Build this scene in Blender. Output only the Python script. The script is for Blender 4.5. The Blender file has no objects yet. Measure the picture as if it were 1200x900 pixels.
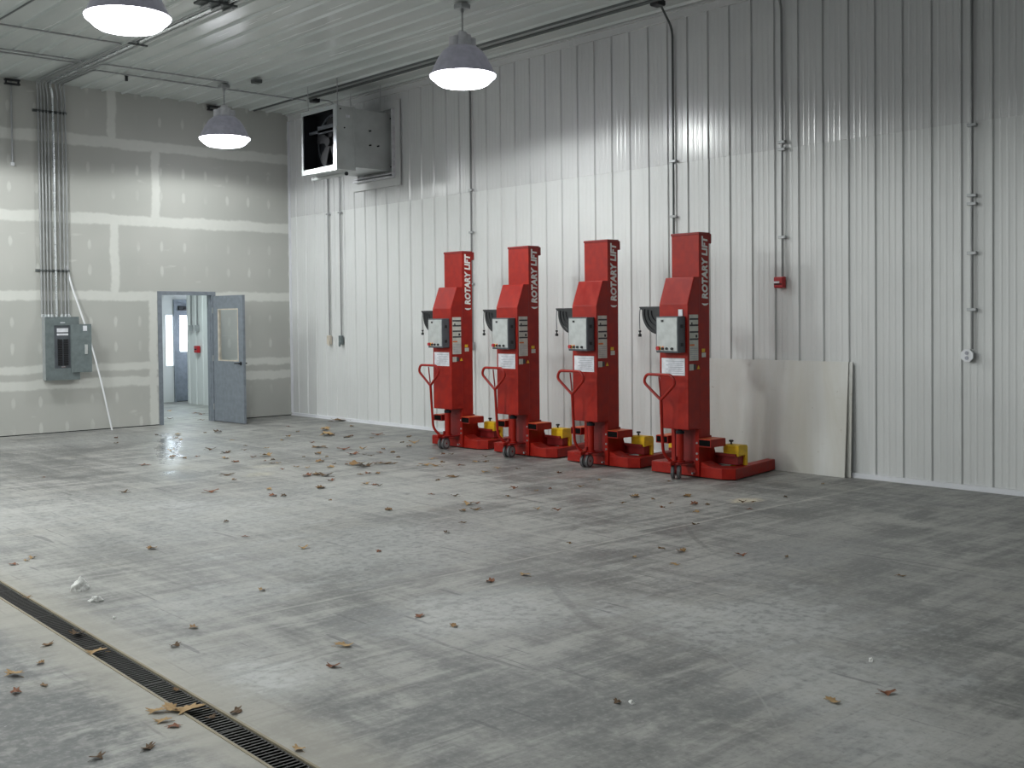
import bpy, bmesh, math, random
from mathutils import Vector, Matrix, noise as mnoise
random.seed(7)
SC = bpy.context.scene
COL = SC.collection
PI = math.pi
H = 5.373            # ceiling height
TAU = 2 * PI

# ------------------------------------------------------------------ camera
def make_camera():
    f, yaw, pitch, roll = 1304.155, 0.734547569, 0.0227404, -0.01030290
    loc = Vector((-10.44762, -17.444622, 1.70953544)); cy = 401.704
    fw = Vector((math.sin(yaw) * math.cos(pitch), math.cos(yaw) * math.cos(pitch), -math.sin(pitch)))
    r = fw.cross(Vector((0, 0, 1))).normalized(); u = r.cross(fw)
    r2 = r * math.cos(roll) + u * math.sin(roll); u2 = -r * math.sin(roll) + u * math.cos(roll)
    cd = bpy.data.cameras.new('camera'); cd.sensor_width = 36; cd.lens = f / 1200 * 36
    cd.shift_y = -(450 - cy) / 1200; cd.clip_end = 100; cd.clip_start = 0.05
    o = bpy.data.objects.new('camera', cd); COL.objects.link(o)
    m = Matrix((r2, u2, -fw)).transposed().to_4x4(); m.translation = loc
    o.matrix_world = m
    SC.camera = o
make_camera()

# ------------------------------------------------------------------ node helpers
class NT:
    def __init__(s, name):
        s.m = bpy.data.materials.new(name); s.m.use_nodes = True
        s.t = s.m.node_tree; s.b = s.t.nodes['Principled BSDF']
    def n(s, typ, **kw):
        nd = s.t.nodes.new(typ)
        for k, v in kw.items():
            if k.startswith('i_'):
                nd.inputs[k[2:].replace('_', ' ')].default_value = v
            else: setattr(nd, k, v)
        return nd
    def lk(s, a, b): s.t.links.new(a, b)
    def put(s, nd, idx, v):
        if hasattr(v, 'is_linked') or isinstance(v, bpy.types.NodeSocket): s.lk(v, nd.inputs[idx])
        elif v is not None: nd.inputs[idx].default_value = v
    def math(s, op, a, b=None, c=None, clamp=False):
        nd = s.n('ShaderNodeMath', operation=op); nd.use_clamp = clamp
        s.put(nd, 0, a)
        if b is not None: s.put(nd, 1, b)
        if c is not None: s.put(nd, 2, c)
        return nd.outputs[0]
    def coords(s, kind='Object'):
        return s.n('ShaderNodeTexCoord').outputs[kind]
    def xyz(s, v):
        nd = s.n('ShaderNodeSeparateXYZ'); s.lk(v, nd.inputs[0]); return nd.outputs
    def mapping(s, v, loc=(0, 0, 0), rot=(0, 0, 0), scale=(1, 1, 1)):
        nd = s.n('ShaderNodeMapping'); s.lk(v, nd.inputs[0])
        nd.inputs['Location'].default_value = loc; nd.inputs['Rotation'].default_value = rot; nd.inputs['Scale'].default_value = scale
        return nd.outputs[0]
    def noise(s, v, scale=1, detail=4, rough=.55, dist=0):
        nd = s.n('ShaderNodeTexNoise'); s.lk(v, nd.inputs['Vector'])
        nd.inputs['Scale'].default_value = scale; nd.inputs['Detail'].default_value = detail
        nd.inputs['Roughness'].default_value = rough; nd.inputs['Distortion'].default_value = dist
        return nd.outputs['Fac']
    def ramp(s, v, lo, hi, a=0., b=1.):
        nd = s.n('ShaderNodeMapRange'); nd.interpolation_type = 'SMOOTHSTEP'
        s.put(nd, 0, v); nd.inputs[1].default_value = lo; nd.inputs[2].default_value = hi
        nd.inputs[3].default_value = a; nd.inputs[4].default_value = b
        return nd.outputs[0]
    def mix(s, f, a, b):
        nd = s.n('ShaderNodeMix', data_type='RGBA')
        s.put(nd, 0, f)
        for i, v in ((6, a), (7, b)):
            if isinstance(v, tuple): nd.inputs[i].default_value = (*v[:3], 1)
            else: s.lk(v, nd.inputs[i])
        return nd.outputs[2]
    def bump(s, h, strength=.2, dist=.01):
        nd = s.n('ShaderNodeBump'); nd.inputs['Strength'].default_value = strength; nd.inputs['Distance'].default_value = dist
        s.lk(h, nd.inputs['Height']); s.lk(nd.outputs[0], s.b.inputs['Normal'])
    def set(s, **kw):
        for k, v in kw.items():
            k = {'color': 'Base Color', 'rough': 'Roughness', 'metal': 'Metallic', 'spec': 'Specular IOR Level', 'coat': 'Coat Weight',
                 'trans': 'Transmission Weight', 'em': 'Emission Color', 'es': 'Emission Strength', 'alpha': 'Alpha'}.get(k, k)
            if isinstance(v, tuple): s.b.inputs[k].default_value = (*v[:3], 1)
            elif isinstance(v, (int, float)): s.b.inputs[k].default_value = v
            else: s.lk(v, s.b.inputs[k])
        return s.m

def paint(name, col, rough=.45, metal=0., var=.06, scale=12, **kw):
    t = NT(name); v = t.coords()
    n = t.noise(v, scale, 4)
    d = tuple(max(0, c * (1 - 2 * var)) for c in col); l = tuple(min(1, c * (1 + 2 * var)) for c in col)
    return t.set(color=t.mix(t.ramp(n, .3, .7), d, l), rough=t.ramp(n, .3, .7, rough * .9, min(1, rough * 1.1)), metal=metal, **kw)

M = {}
M['red'] = None
def mat_red():
    t = NT('red_enamel'); v = t.coords()
    n = t.noise(v, 9, 5); s = t.noise(t.mapping(v, scale=(60, 60, 6)), 1, 3)
    c = t.mix(t.ramp(n, .35, .7), (.28, .008, .004), (.36, .014, .005))
    c = t.mix(t.ramp(s, .66, .8, 0, .35), c, (.30, .02, .016))
    return t.set(color=c, rough=t.ramp(n, .3, .7, .36, .48), spec=.32)
M['red'] = mat_red()
M['red2'] = paint('dull_red_enamel', (.24, .010, .010), .5)
M['yellow'] = paint('yellow_paint', (.80, .50, .015), .45)
M['orange'] = paint('orange_red', (.55, .09, .02), .5)
M['steel'] = paint('galvanized_steel', (.36, .37, .38), .45, .4, .04, 8)
M['steel_bright'] = paint('bright_galvanized_steel', (.72, .75, .77), .28, .8, .03, 8)
M['alu'] = paint('folded_aluminium', (.80, .83, .85), .30, .85, .015, 2)
M['sheetmetal'] = paint('galvanized_duct_sheet', (.50, .52, .52), .45, .3, .05, 3)
M['black'] = paint('black_plastic', (.012, .013, .016), .45)
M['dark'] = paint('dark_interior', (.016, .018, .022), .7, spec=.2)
M['rubber'] = paint('grey_tyre_rubber', (.10, .10, .105), .6)
M['wheelgrey'] = paint('grey_wheel_disc', (.34, .34, .35), .5)
M['panelgrey'] = paint('grey_enclosure_paint', (.145, .175, .18), .45)
M['panelside'] = paint('pale_grey_enclosure_side', (.30, .32, .33), .5)
M['doorgrey'] = paint('blue_grey_door_paint', (.20, .225, .26), .42)
M['boxgrey'] = paint('dark_grey_control_box', (.085, .095, .11), .45)
M['faceplate'] = paint('silver_face_plate', (.50, .52, .52), .4, .2, .04)
M['white'] = paint('white_paint', (.76, .77, .80), .45, 0, .015, 3)
M['conduit_wall'] = paint('weathered_grey_conduit', (.27, .275, .28), .45, .4, .04, 5)
M['paper'] = paint('white_label_paper', (.70, .71, .76), .5)
M['decal'] = paint('cream_decal', (.60, .60, .55), .5)
M['ink'] = paint('dark_label_ink', (.04, .04, .045), .5)
M['inkgrey'] = paint('grey_label_ink', (.38, .39, .45), .5)
M['orange_ink'] = paint('orange_label_ink', (.75, .20, .04), .5)
M['letter'] = paint('white_lettering', (.78, .78, .76), .5)
M['pull'] = paint('fire_pull_red', (.42, .012, .018), .35)
M['beige'] = paint('beige_box_cover', (.60, .54, .46), .5)
M['ballast'] = paint('pale_cast_housing', (.66, .66, .70), .5)
M['reflector'] = paint('ribbed_acrylic_reflector', (.36, .36, .41), .35, 0, em=(.62, .62, .80), es=.07)  # faint emission stands in for lamp light passing through the acrylic
M['trimwhite'] = paint('white_trim_metal', (.74, .75, .79), .4, 0, .015, 3)
M['copperish'] = paint('dark_conduit_fitting', (.10, .11, .11), .5, .3)
M['drain_edge'] = paint('tan_drain_frame', (.30, .26, .18), .6, .2)
M['grate'] = paint('dark_cast_grate', (.05, .048, .046), .5, .5)
M['pit'] = paint('black_drain_channel', (.008, .008, .008), .95, spec=0.02)
M['trash'] = paint('white_crumpled_paper', (.80, .80, .78), .7)

def mat_emit(name, col, strength):
    t = NT(name); n = t.noise(t.coords(), 3, 2)
    return t.set(color=(.8, .8, .8), em=col, es=t.ramp(n, 0, 1, strength * .95, strength * 1.05), rough=.4)
M['lens'] = mat_emit('glowing_prismatic_lens', (.93, .95, 1.0), 13.0)
M['daylight'] = mat_emit('daylit_window_pane', (.80, .88, 1.0), 14.0)
M['glow'] = mat_emit('sunlit_wall_glow', (.80, .92, 1.0), 2.2)
M['tube'] = mat_emit('glowing_light_tube', (.86, .97, 1.0), 7.0)

def mat_glass():
    t = NT('clear_glass'); n = t.noise(t.coords(), 4, 2)
    m = t.set(color=(.95, .97, .97), rough=t.ramp(n, 0, 1, .0, .05), trans=1.0); t.b.inputs['IOR'].default_value = 1.45
    return m
M['glass'] = mat_glass()

def mat_metalwall(name, lo, hi, rough, sc=(1, 12, .4)):
    t = NT(name); v = t.coords()
    a = t.noise(v, .6, 3); b = t.noise(t.mapping(v, scale=sc), 2.5, 4)
    c = t.mix(t.ramp(a, .3, .7), lo, hi)
    c = t.mix(t.ramp(b, .62, .82, 0, .08), c, tuple(x * .72 for x in lo))
    return t.set(color=c, rough=t.ramp(b, .3, .7, rough * .85, rough * 1.15), spec=.5)
M['wall_low'] = mat_metalwall('white_ribbed_steel', (.64, .65, .65), (.69, .70, .70), .38)
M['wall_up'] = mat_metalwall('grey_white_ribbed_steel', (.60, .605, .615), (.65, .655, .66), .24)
M['ceil'] = mat_metalwall('ribbed_ceiling_steel', (.56, .60, .59), (.62, .65, .64), .24, (5, .15, 1))

def mat_drywall():
    t = NT('taped_drywall'); v = t.coords(); x, y, z = t.xyz(v)
    n1 = t.noise(v, 2.2, 4); n2 = t.noise(v, 9, 5, .6); n3 = t.noise(v, .8, 2)
    wob = t.math('MULTIPLY', t.math('SUBTRACT', n1, .5), .10)
    wob2 = t.math('MULTIPLY', t.math('SUBTRACT', n2, .5), .06)
    zz = t.math('ADD', z, t.math('ADD', wob, wob2)); xx = t.math('ADD', x, t.math('ADD', wob, wob2))
    def band(c, centre, half, soft=.02):
        return t.ramp(t.math('ABSOLUTE', t.math('SUBTRACT', c, centre)), half - soft, half + soft, 1, 0)
    def mx(a, b): return t.math('MAXIMUM', a, b)
    m = band(zz, 2.117, .075)
    for c, h in ((3.336, .085), (4.555, .085), (.985, .06), (.745, .075)):
        m = mx(m, band(zz, c, h))
    def between(c, lo, hi):
        return t.math('MULTIPLY', t.ramp(c, lo - .01, lo + .01), t.ramp(c, hi - .01, hi + .01, 1, 0))
    # butt joints
    for cx, lo, hi in ((-3.22, 2.117, 3.336), (-2.52, 3.336, 4.555), (-3.23, 4.555, 5.4), (-2.60, 0, 2.15), (-6.2, 2.117, 3.336), (-5.9, 3.336, 4.555)):
        m = mx(m, t.math('MULTIPLY', band(xx, cx, .07), between(z, lo, hi)))
    # screw spots
    sx = t.math('PINGPONG', t.math('ADD', x, .44 + 39.75), .19875)
    def spots(z0):
        q = t.math('ABSOLUTE', t.math('SUBTRACT', t.math('MODULO', t.math('ADD', z, 12.192 - z0 + .6096), 1.2192), .6096))
        wx = t.math('DIVIDE', t.math('ADD', sx, t.math('MULTIPLY', wob2, .6)), .034)
        wz = t.math('DIVIDE', t.math('ADD', q, wob2), .095)
        d = t.math('ADD', t.math('MULTIPLY', wx, wx), t.math('MULTIPLY', wz, wz))
        return t.ramp(d, .25, 1.2, 1, 0)
    sp = mx(spots(1.31), spots(1.71))
    sp = t.math('MULTIPLY', sp, t.ramp(t.noise(v, 1.7, 1), .40, .58, .05, .60))
    m2 = mx(t.math('MULTIPLY', m, .95), sp)
    # smeared mud patch left of conduits
    smear = t.math('MULTIPLY', t.ramp(t.noise(t.mapping(v, scale=(1, 1, 3.5)), 1.9, 3), .66, .76), .5)
    m2 = mx(m2, smear)
    paper = t.mix(t.ramp(n3, .3, .7), (.44, .445, .42), (.48, .48, .455))
    mud = t.mix(n2, (.60, .61, .58), (.68, .68, .645))
    t.bump(m2, .15, .004)
    return t.set(color=t.mix(m2, paper, mud), rough=.8, spec=.25)
M['drywall'] = mat_drywall()

def mat_floor():
    t = NT('troweled_concrete'); v = t.coords(); x, y, z = t.xyz(v)
    big = t.noise(v, .32, 3, .5, .6); mid = t.noise(v, 1.3, 6, .62, .8); fine = t.noise(v, 14, 5, .6)
    s1 = t.noise(t.mapping(v, rot=(0, 0, .10), scale=(3.4, .38, 1)), 1, 5, .6, .7)
    s2 = t.noise(t.mapping(v, rot=(0, 0, .83), scale=(.30, 4.2, 1)), 1, 5, .6, .6)
    s3 = t.noise(t.mapping(v, rot=(0, 0, -.22), scale=(22, 1.0, 1)), 1, 3, .5, .4)
    s4 = t.noise(t.mapping(v, rot=(0, 0, .95), scale=(1.2, 26, 1)), 1, 3, .5, .4)
    s5 = t.noise(t.mapping(v, rot=(0, 0, .78), scale=(.9, 9, 1)), 1, 6, .65, .5)
    s6 = t.noise(t.mapping(v, rot=(0, 0, .06), scale=(9, .8, 1)), 1, 6, .65, .5)
    blotch = t.noise(v, 3.6, 7, .68, .6)
    f = t.math('ADD', t.math('MULTIPLY', big, .20), t.math('MULTIPLY', mid, .20))
    f = t.math('ADD', f, t.math('ADD', t.math('MULTIPLY', s1, .13), t.math('MULTIPLY', s2, .13)))
    f = t.math('ADD', f, t.math('ADD', t.math('MULTIPLY', s5, .19), t.math('MULTIPLY', s6, .13)))
    f = t.math('ADD', f, t.math('ADD', t.math('MULTIPLY', blotch, .14), t.math('MULTIPLY', fine, .06)))
    f = t.math('ADD', f, t.math('MULTIPLY', t.math('ADD', s3, s4), .04))
    k = t.ramp(f, .56, .70)
    c = t.mix(k, (.135, .137, .134), (.385, .382, .362))
    # dark scuffs, thin drag lines
    sc = t.math('MULTIPLY', t.ramp(s2, .60, .74), t.ramp(mid, .45, .6))
    c = t.mix(t.math('MULTIPLY', sc, .4), c, (.09, .095, .10))
    sc = t.math('MULTIPLY', t.ramp(s3, .60, .70), t.ramp(s1, .48, .60))
    c = t.mix(t.math('MULTIPLY', sc, .55), c, (.10, .10, .105))
    sc = t.math('MULTIPLY', t.ramp(s4, .61, .70), t.ramp(big, .45, .58))
    c = t.mix(t.math('MULTIPLY', sc, .40), c, (.11, .11, .11))
    sc = t.math('MULTIPLY', t.ramp(s4, .40, .32), t.ramp(mid, .45, .58))
    c = t.mix(t.math('MULTIPLY', sc, .30), c, (.50, .50, .48))
    brn = t.ramp(t.noise(t.mapping(v, loc=(7, 3, 0)), 1.6, 5, .6), .56, .72, 0, .28)
    c = t.mix(brn, c, (.33, .31, .26))
    # dusty white patches
    def blob(cx, cy, rx, ry, amt, col=(.52, .53, .52)):
        nonlocal c
        a = t.math('DIVIDE', t.math('SUBTRACT', x, cx), rx); b = t.math('DIVIDE', t.math('SUBTRACT', y, cy), ry)
        d = t.math('SQRT', t.math('ADD', t.math('MULTIPLY', a, a), t.math('MULTIPLY', b, b)))
        d = t.math('ADD', d, t.math('MULTIPLY', t.math('SUBTRACT', mid, .5), 2.2))
        d = t.math('ADD', d, t.math('MULTIPLY', t.math('SUBTRACT', blotch, .5), 1.6))
        d = t.math('ADD', d, t.math('MULTIPLY', t.math('SUBTRACT', s5, .5), 1.8))
        c = t.mix(t.math('MULTIPLY', t.ramp(d, .35, 1.15, amt, 0), t.ramp(fine, .36, .56, .45, 1.15)), c, col)
    for a in ((-5.6, -10.6, 1.3, 1.0, .40), (-4.6, -8.3, 1.4, 1.2, .25), (-6.3, -12.5, .75, .5, .55), (-5.2, -13.7, .75, .8, .55), (-5.85, -14.6, .6, .5, .45),
              (-7.75, -12.65, .3, .35, .7), (-6.2, -8.6, 1.3, 1.2, .3), (-6.8, -7.2, 1.3, 1.0, .3), (-3.0, -4.2, 1.2, 1.2, .25), (-6.4, -15.2, .5, .4, .4),
              (-7.2, -11.2, .8, .35, .3), (-3.9, -12.9, 1.0, .5, .3), (-4.2, -1.5, 1.6, .8, .25)):
        blob(*a)
    for a in ((-6.9, -13.8, .8, .9, .45, (.13, .135, .14)), (-8.95, -12.9, .62, 1.5, .75, (.10, .105, .108)), (-5.2, -12.0, .9, .5, .35, (.13, .135, .135)), (-7.3, -14.4, 1.0, 1.0, .35, (.13, .135, .135)), (-3.2, -12.6, 1.5, 1.2, .25, (.15, .15, .15)), (-6.9, -12.2, .35, .3, .5, (.14, .145, .15))):
        blob(*a)
    blob(-1.98, -11.25, .22, .15, .8, (.62, .55, .42))
    blob(-3.9, -5.9, .25, .2, .4, (.60, .56, .44)); blob(-4.3, -6.4, .25, .2, .4, (.60, .56, .44))
    blob(-1.6, -9.0, .7, .25, .35, (.30, .20, .18))
    # lines
    def line(expr, half, amt, col, noisy=None):
        nonlocal c
        m = t.ramp(t.math('ABSOLUTE', expr), half * .5, half, amt, 0)
        if noisy is not None: m = t.math('MULTIPLY', m, noisy)
        c = t.mix(m, c, col)
    brk = t.ramp(t.noise(v, .9, 3), .35, .6)
    wav = t.math('MULTIPLY', t.math('SUBTRACT', mid, .5), .03)
    line(t.math('ADD', t.math('ADD', y, 11.67), wav), .020, .5, (.50, .49, .45), brk)
    line(t.math('ADD', t.math('ADD', y, 5.8), wav), .02, .35, (.47, .46, .43), brk)
    line(t.math('ADD', t.math('ADD', x, 2.9), wav), .02, .35, (.47, .46, .43), brk)
    def arc(cx, cy, r, w, amt, col, seed):
        nonlocal c
        a = t.math('SUBTRACT', x, cx); b = t.math('SUBTRACT', y, cy)
        d = t.math('SQRT', t.math('ADD', t.math('MULTIPLY', a, a), t.math('MULTIPLY', b, b)))
        br = t.ramp(t.noise(t.mapping(v, loc=(seed, seed, 0)), .55, 2), .48, .60)
        m = t.math('MULTIPLY', t.ramp(t.math('ABSOLUTE', t.math('SUBTRACT', d, r)), w * .4, w, amt, 0), br)
        c = t.mix(m, c, col)
    for a in ((-8.2, -8.0, 4.6, .035, .30, (.12, .12, .125), 3), (-2.0, -15.0, 4.4, .04, .30, (.12, .12, .12), 8),
              (-9.4, -11.8, 4.1, .008, .28, (.45, .45, .43), 21), (-3.4, -7.7, 3.1, .04, .25, (.12, .12, .12), 31),
              (-5, -18, 5.0, .03, .3, (.11, .11, .11), 51), (-1.2, -14.2, 3.3, .03, .35, (.11, .11, .11), 61)):
        arc(*a)
    # short skid dashes running with the drain
    ds = t.noise(t.mapping(v, rot=(0, 0, .35), scale=(16, 1.3, 1)), 1, 1, .3)
    c = t.mix(t.math('MULTIPLY', t.ramp(ds, .73, .76), .5), c, (.09, .09, .10))
    grit = t.noise(v, 34, 6, .7)
    c = t.mix(t.ramp(grit, .50, .66, 0, .22), c, (.50, .50, .475))
    c = t.mix(t.ramp(grit, .48, .34, 0, .28), c, (.09, .092, .09))
    # pale speckle
    sp = t.noise(v, 30, 2, .5)
    c = t.mix(t.math('MULTIPLY', t.ramp(sp, .735, .78), .5), c, (.62, .62, .60))
    # tan cement staining beside the trench drain
    dx = t.math('ABSOLUTE', t.math('ADD', x, t.math('ADD', 8.21, t.math('MULTIPLY', t.math('SUBTRACT', mid, .5), .25))))
    c = t.mix(t.ramp(t.math('ADD', dx, t.math('MULTIPLY', t.math('SUBTRACT', fine, .5), .25)), .12, .38, .62, 0), c, t.mix(mid, (.33, .31, .26), (.44, .42, .37)))
    t.bump(f, .10, .006)
    ax, ay = t.math('ADD', x, 3.95), t.math('ADD', y, 3.4)
    wa = t.math('DIVIDE', t.math('SUBTRACT', t.math('MULTIPLY', ax, .905), t.math('MULTIPLY', ay, .425)), .17)
    wb = t.math('DIVIDE', t.math('ADD', t.math('MULTIPLY', ax, .425), t.math('MULTIPLY', ay, .905)), 2.6)
    wet = t.ramp(t.math('ADD', t.math('SQRT', t.math('ADD', t.math('MULTIPLY', wa, wa), t.math('MULTIPLY', wb, wb))), t.math('MULTIPLY', t.math('SUBTRACT', blotch, .5), 2.5)), .5, 1.3, 1, 0)
    r = t.math('ADD', t.ramp(big, .3, .7, .40, .52), t.math('MULTIPLY', k, .12))
    r = t.math('SUBTRACT', r, t.math('MULTIPLY', wet, .27))
    return t.set(color=c, rough=r, spec=.45)
M['floor'] = mat_floor()

def mat_board():
    t = NT('weathered_sheet_board'); v = t.coords()
    a = t.noise(t.mapping(v, scale=(1, 1.1, .28)), 1.9, 5, .6, .5); b = t.noise(t.mapping(v, scale=(1, 1.2, 7)), 2.5, 4)
    c = t.mix(t.ramp(a, .3, .7), (.60, .585, .53), (.72, .725, .71))
    c = t.mix(t.ramp(b, .62, .8, 0, .35), c, (.46, .44, .38))
    sp = t.noise(v, 11, 2)
    c = t.mix(t.ramp(sp, .70, .76, 0, .5), c, (.35, .31, .25))
    return t.set(color=c, rough=.5, spec=.4)
M['board'] = mat_board()
M['board_edge'] = paint('dark_board_edge', (.16, .155, .13), .7)

LEAFC = [(.20, .115, .05), (.30, .18, .08), (.13, .08, .045), (.44, .29, .14), (.24, .10, .055)]
def mat_leaf(i):
    t = NT('dry_leaf_tone_%d' % i); n = t.noise(t.coords(), 30, 4); c = LEAFC[i]
    return t.set(color=t.mix(n, tuple(q * .55 for q in c), tuple(min(1, q * 1.35) for q in c)), rough=.7, spec=.3)
LEAFM = [mat_leaf(i) for i in range(5)]

# ------------------------------------------------------------------ mesh helpers
class MB:
    def __init__(s): s.bm = bmesh.new()
    def box(s, x0, x1, y0, y1, z0, z1, bev=0.):
        x0, x1 = sorted((x0, x1)); y0, y1 = sorted((y0, y1)); z0, z1 = sorted((z0, z1))
        vs = [s.bm.verts.new((x, y, z)) for x in (x0, x1) for y in (y0, y1) for z in (z0, z1)]
        fs = [s.bm.faces.new([vs[i] for i in q]) for q in ((0, 1, 3, 2), (4, 6, 7, 5), (0, 4, 5, 1), (2, 3, 7, 6), (0, 2, 6, 4), (1, 5, 7, 3))]
        if bev: bmesh.ops.bevel(s.bm, geom=list({e for f in fs for e in f.edges}), offset=bev, segments=2, affect='EDGES', profile=.5)
        return s
    def prism(s, poly, axis, a, b, bev=0.):
        """extrude a 2-D polygon; axis 'x': poly is (y,z); 'y': (x,z); 'z': (x,y)"""
        def P(p, t): return {'x': (t, p[0], p[1]), 'y': (p[0], t, p[1]), 'z': (p[0], p[1], t)}[axis]
        A = [s.bm.verts.new(P(p, a)) for p in poly]; B = [s.bm.verts.new(P(p, b)) for p in poly]
        fs = [s.bm.faces.new(A), s.bm.faces.new(B[::-1])]
        n = len(poly)
        for i in range(n): fs.append(s.bm.faces.new((A[i], B[i], B[(i + 1) % n], A[(i + 1) % n])))
        bmesh.ops.recalc_face_normals(s.bm, faces=fs)
        if bev: bmesh.ops.bevel(s.bm, geom=list({e for f in fs for e in f.edges}), offset=bev, segments=2, affect='EDGES', profile=.5)
        return s
    def frame(s, axis, a, b, o, i, bev=0.):
        """flat rectangular ring, no overlapping corners. axis thickness a..b; o, i = (u0,u1,v0,v1)"""
        def P(u, v, t): return {'x': (t, u, v), 'y': (u, t, v), 'z': (u, v, t)}[axis]
        def ring(r, t): return [s.bm.verts.new(P(r[p], r[q], t)) for p, q in ((0, 2), (1, 2), (1, 3), (0, 3))]
        A, B, Cc, D = ring(o, a), ring(i, a), ring(o, b), ring(i, b)
        fs = []
        for k in range(4):
            j = (k + 1) % 4
            fs += [s.bm.faces.new((A[k], A[j], B[j], B[k])), s.bm.faces.new((Cc[k], D[k], D[j], Cc[j])), s.bm.faces.new((A[k], Cc[k], Cc[j], A[j])), s.bm.faces.new((B[k], B[j], D[j], D[k]))]
        bmesh.ops.recalc_face_normals(s.bm, faces=fs)
        return s
    def cyl(s, p0, p1, r, r1=None, seg=16):
        p0, p1 = Vector(p0), Vector(p1); d = p1 - p0
        m = Matrix.Translation((p0 + p1) / 2) @ d.to_track_quat('Z', 'Y').to_matrix().to_4x4()
        bmesh.ops.create_cone(s.bm, cap_ends=True, segments=seg, radius1=r, radius2=r if r1 is None else r1, depth=d.length, matrix=m)
        return s
    def tube(s, pts, r, seg=8, closed=False):
        pts = [Vector(p) for p in pts]; n = len(pts); rings = []
        up = None
        for i, p in enumerate(pts):
            if closed: d = (pts[(i + 1) % n] - pts[i - 1])
            else: d = (pts[min(i + 1, n - 1)] - pts[max(i - 1, 0)])
            d.normalize()
            if up is None:
                up = d.orthogonal().normalized()
            up = (up - d * up.dot(d))
            if up.length < 1e-5: up = d.orthogonal()
            up.normalize(); sd = d.cross(up)
            k = 1.0
            if 0 < i < n - 1 or closed:
                a = (pts[i] - pts[i - 1]).normalized(); b = (pts[(i + 1) % n] - pts[i]).normalized()
                k = 1 / max(.5, math.sqrt(max(.05, (1 + a.dot(b)) / 2)))
            rings.append([s.bm.verts.new(p + (up * math.cos(TAU * j / seg) + sd * math.sin(TAU * j / seg)) * r * k) for j in range(seg)])
        m = n if closed else n - 1
        for i in range(m):
            A, B = rings[i], rings[(i + 1) % n]
            for j in range(seg): s.bm.faces.new((A[j], A[(j + 1) % seg], B[(j + 1) % seg], B[j]))
        if not closed: s.bm.faces.new(rings[0][::-1]); s.bm.faces.new(rings[-1])
        return s
    def lathe(s, prof, seg=40, c=(0, 0, 0)):
        rings = []
        for r, z in prof:
            rings.append([s.bm.verts.new((c[0] + r * math.cos(TAU * j / seg), c[1] + r * math.sin(TAU * j / seg), c[2] + z)) for j in range(seg)] if r > 1e-6
                         else [s.bm.verts.new((c[0], c[1], c[2] + z))])
        for A, B in zip(rings, rings[1:]):
            for j in range(seg):
                k = (j + 1) % seg
                if len(A) > 1 and len(B) > 1: s.bm.faces.new((A[j], A[k], B[k], B[j]))
                elif len(B) > 1: s.bm.faces.new((A[0], B[k], B[j]))
                elif len(A) > 1: s.bm.faces.new((A[j], A[k], B[0]))
        return s
    def build(s, name, mat, parent=None, smooth=False, loc=None, **props):
        bmesh.ops.recalc_face_normals(s.bm, faces=s.bm.faces[:])
        me = bpy.data.meshes.new(name); s.bm.to_mesh(me); s.bm.free()
        for m in (mat if isinstance(mat, list) else [mat]): me.materials.append(m)
        if smooth:
            try: me.shade_smooth()
            except Exception:
                for p in me.polygons: p.use_smooth = True
            try: me.set_sharp_from_angle(angle=math.radians(35))
            except Exception: pass
        o = bpy.data.objects.new(name, me); COL.objects.link(o)
        if parent: o.parent = parent
        if loc is not None: o.location = loc
        for k, v in props.items(): o[k] = v
        return o

def tag(o, label, cat, group=None):
    o['label'] = label; o['category'] = cat
    if group: o['group'] = group
    return o
def thing(name, loc, label, cat, group=None):
    o = bpy.data.objects.new(name, None); o.empty_display_size = .1; COL.objects.link(o); o.location = loc
    return tag(o, label, cat, group)
def struct(o): o['kind'] = 'structure'; return o
def dup(root, loc, label, group=None):
    r = root.copy(); COL.objects.link(r); r.location = loc; r['label'] = label
    if group: r['group'] = group
    for ch in list(root.children):
        c = ch.copy(); COL.objects.link(c); c.parent = r
        for g in ch.children:
            d = g.copy(); COL.objects.link(d); d.parent = c
    return r
def fillet(pts, r, seg=5):
    pts = [Vector(p) for p in pts]; out = [pts[0]]
    for a, b, c in zip(pts, pts[1:], pts[2:]):
        u = (a - b); w = (c - b); k = min(r, u.length * .45, w.length * .45)
        p, q = b + u.normalized() * k, b + w.normalized() * k
        for i in range(seg + 1):
            t = i / seg; out.append(p * (1 - t) ** 2 + b * 2 * t * (1 - t) + q * t * t)
    out.append(pts[-1]); return out
def text_mesh(name, body, size, mat, parent, mtx, extr=.002, bold=.0, shear=0.):
    cu = bpy.data.curves.new(name, 'FONT'); cu.body = body; cu.size = size; cu.extrude = extr; cu.offset = bold; cu.shear = shear
    cu.align_x = 'LEFT'; cu.space_character = 1.05; cu.resolution_u = 3
    o = bpy.data.objects.new(name + '_source', cu); COL.objects.link(o)
    dg = bpy.context.evaluated_depsgraph_get(); me = bpy.data.meshes.new_from_object(o.evaluated_get(dg))
    bpy.data.objects.remove(o); bpy.data.curves.remove(cu)
    me.materials.clear(); me.materials.append(mat); me.name = name
    return me

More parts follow.
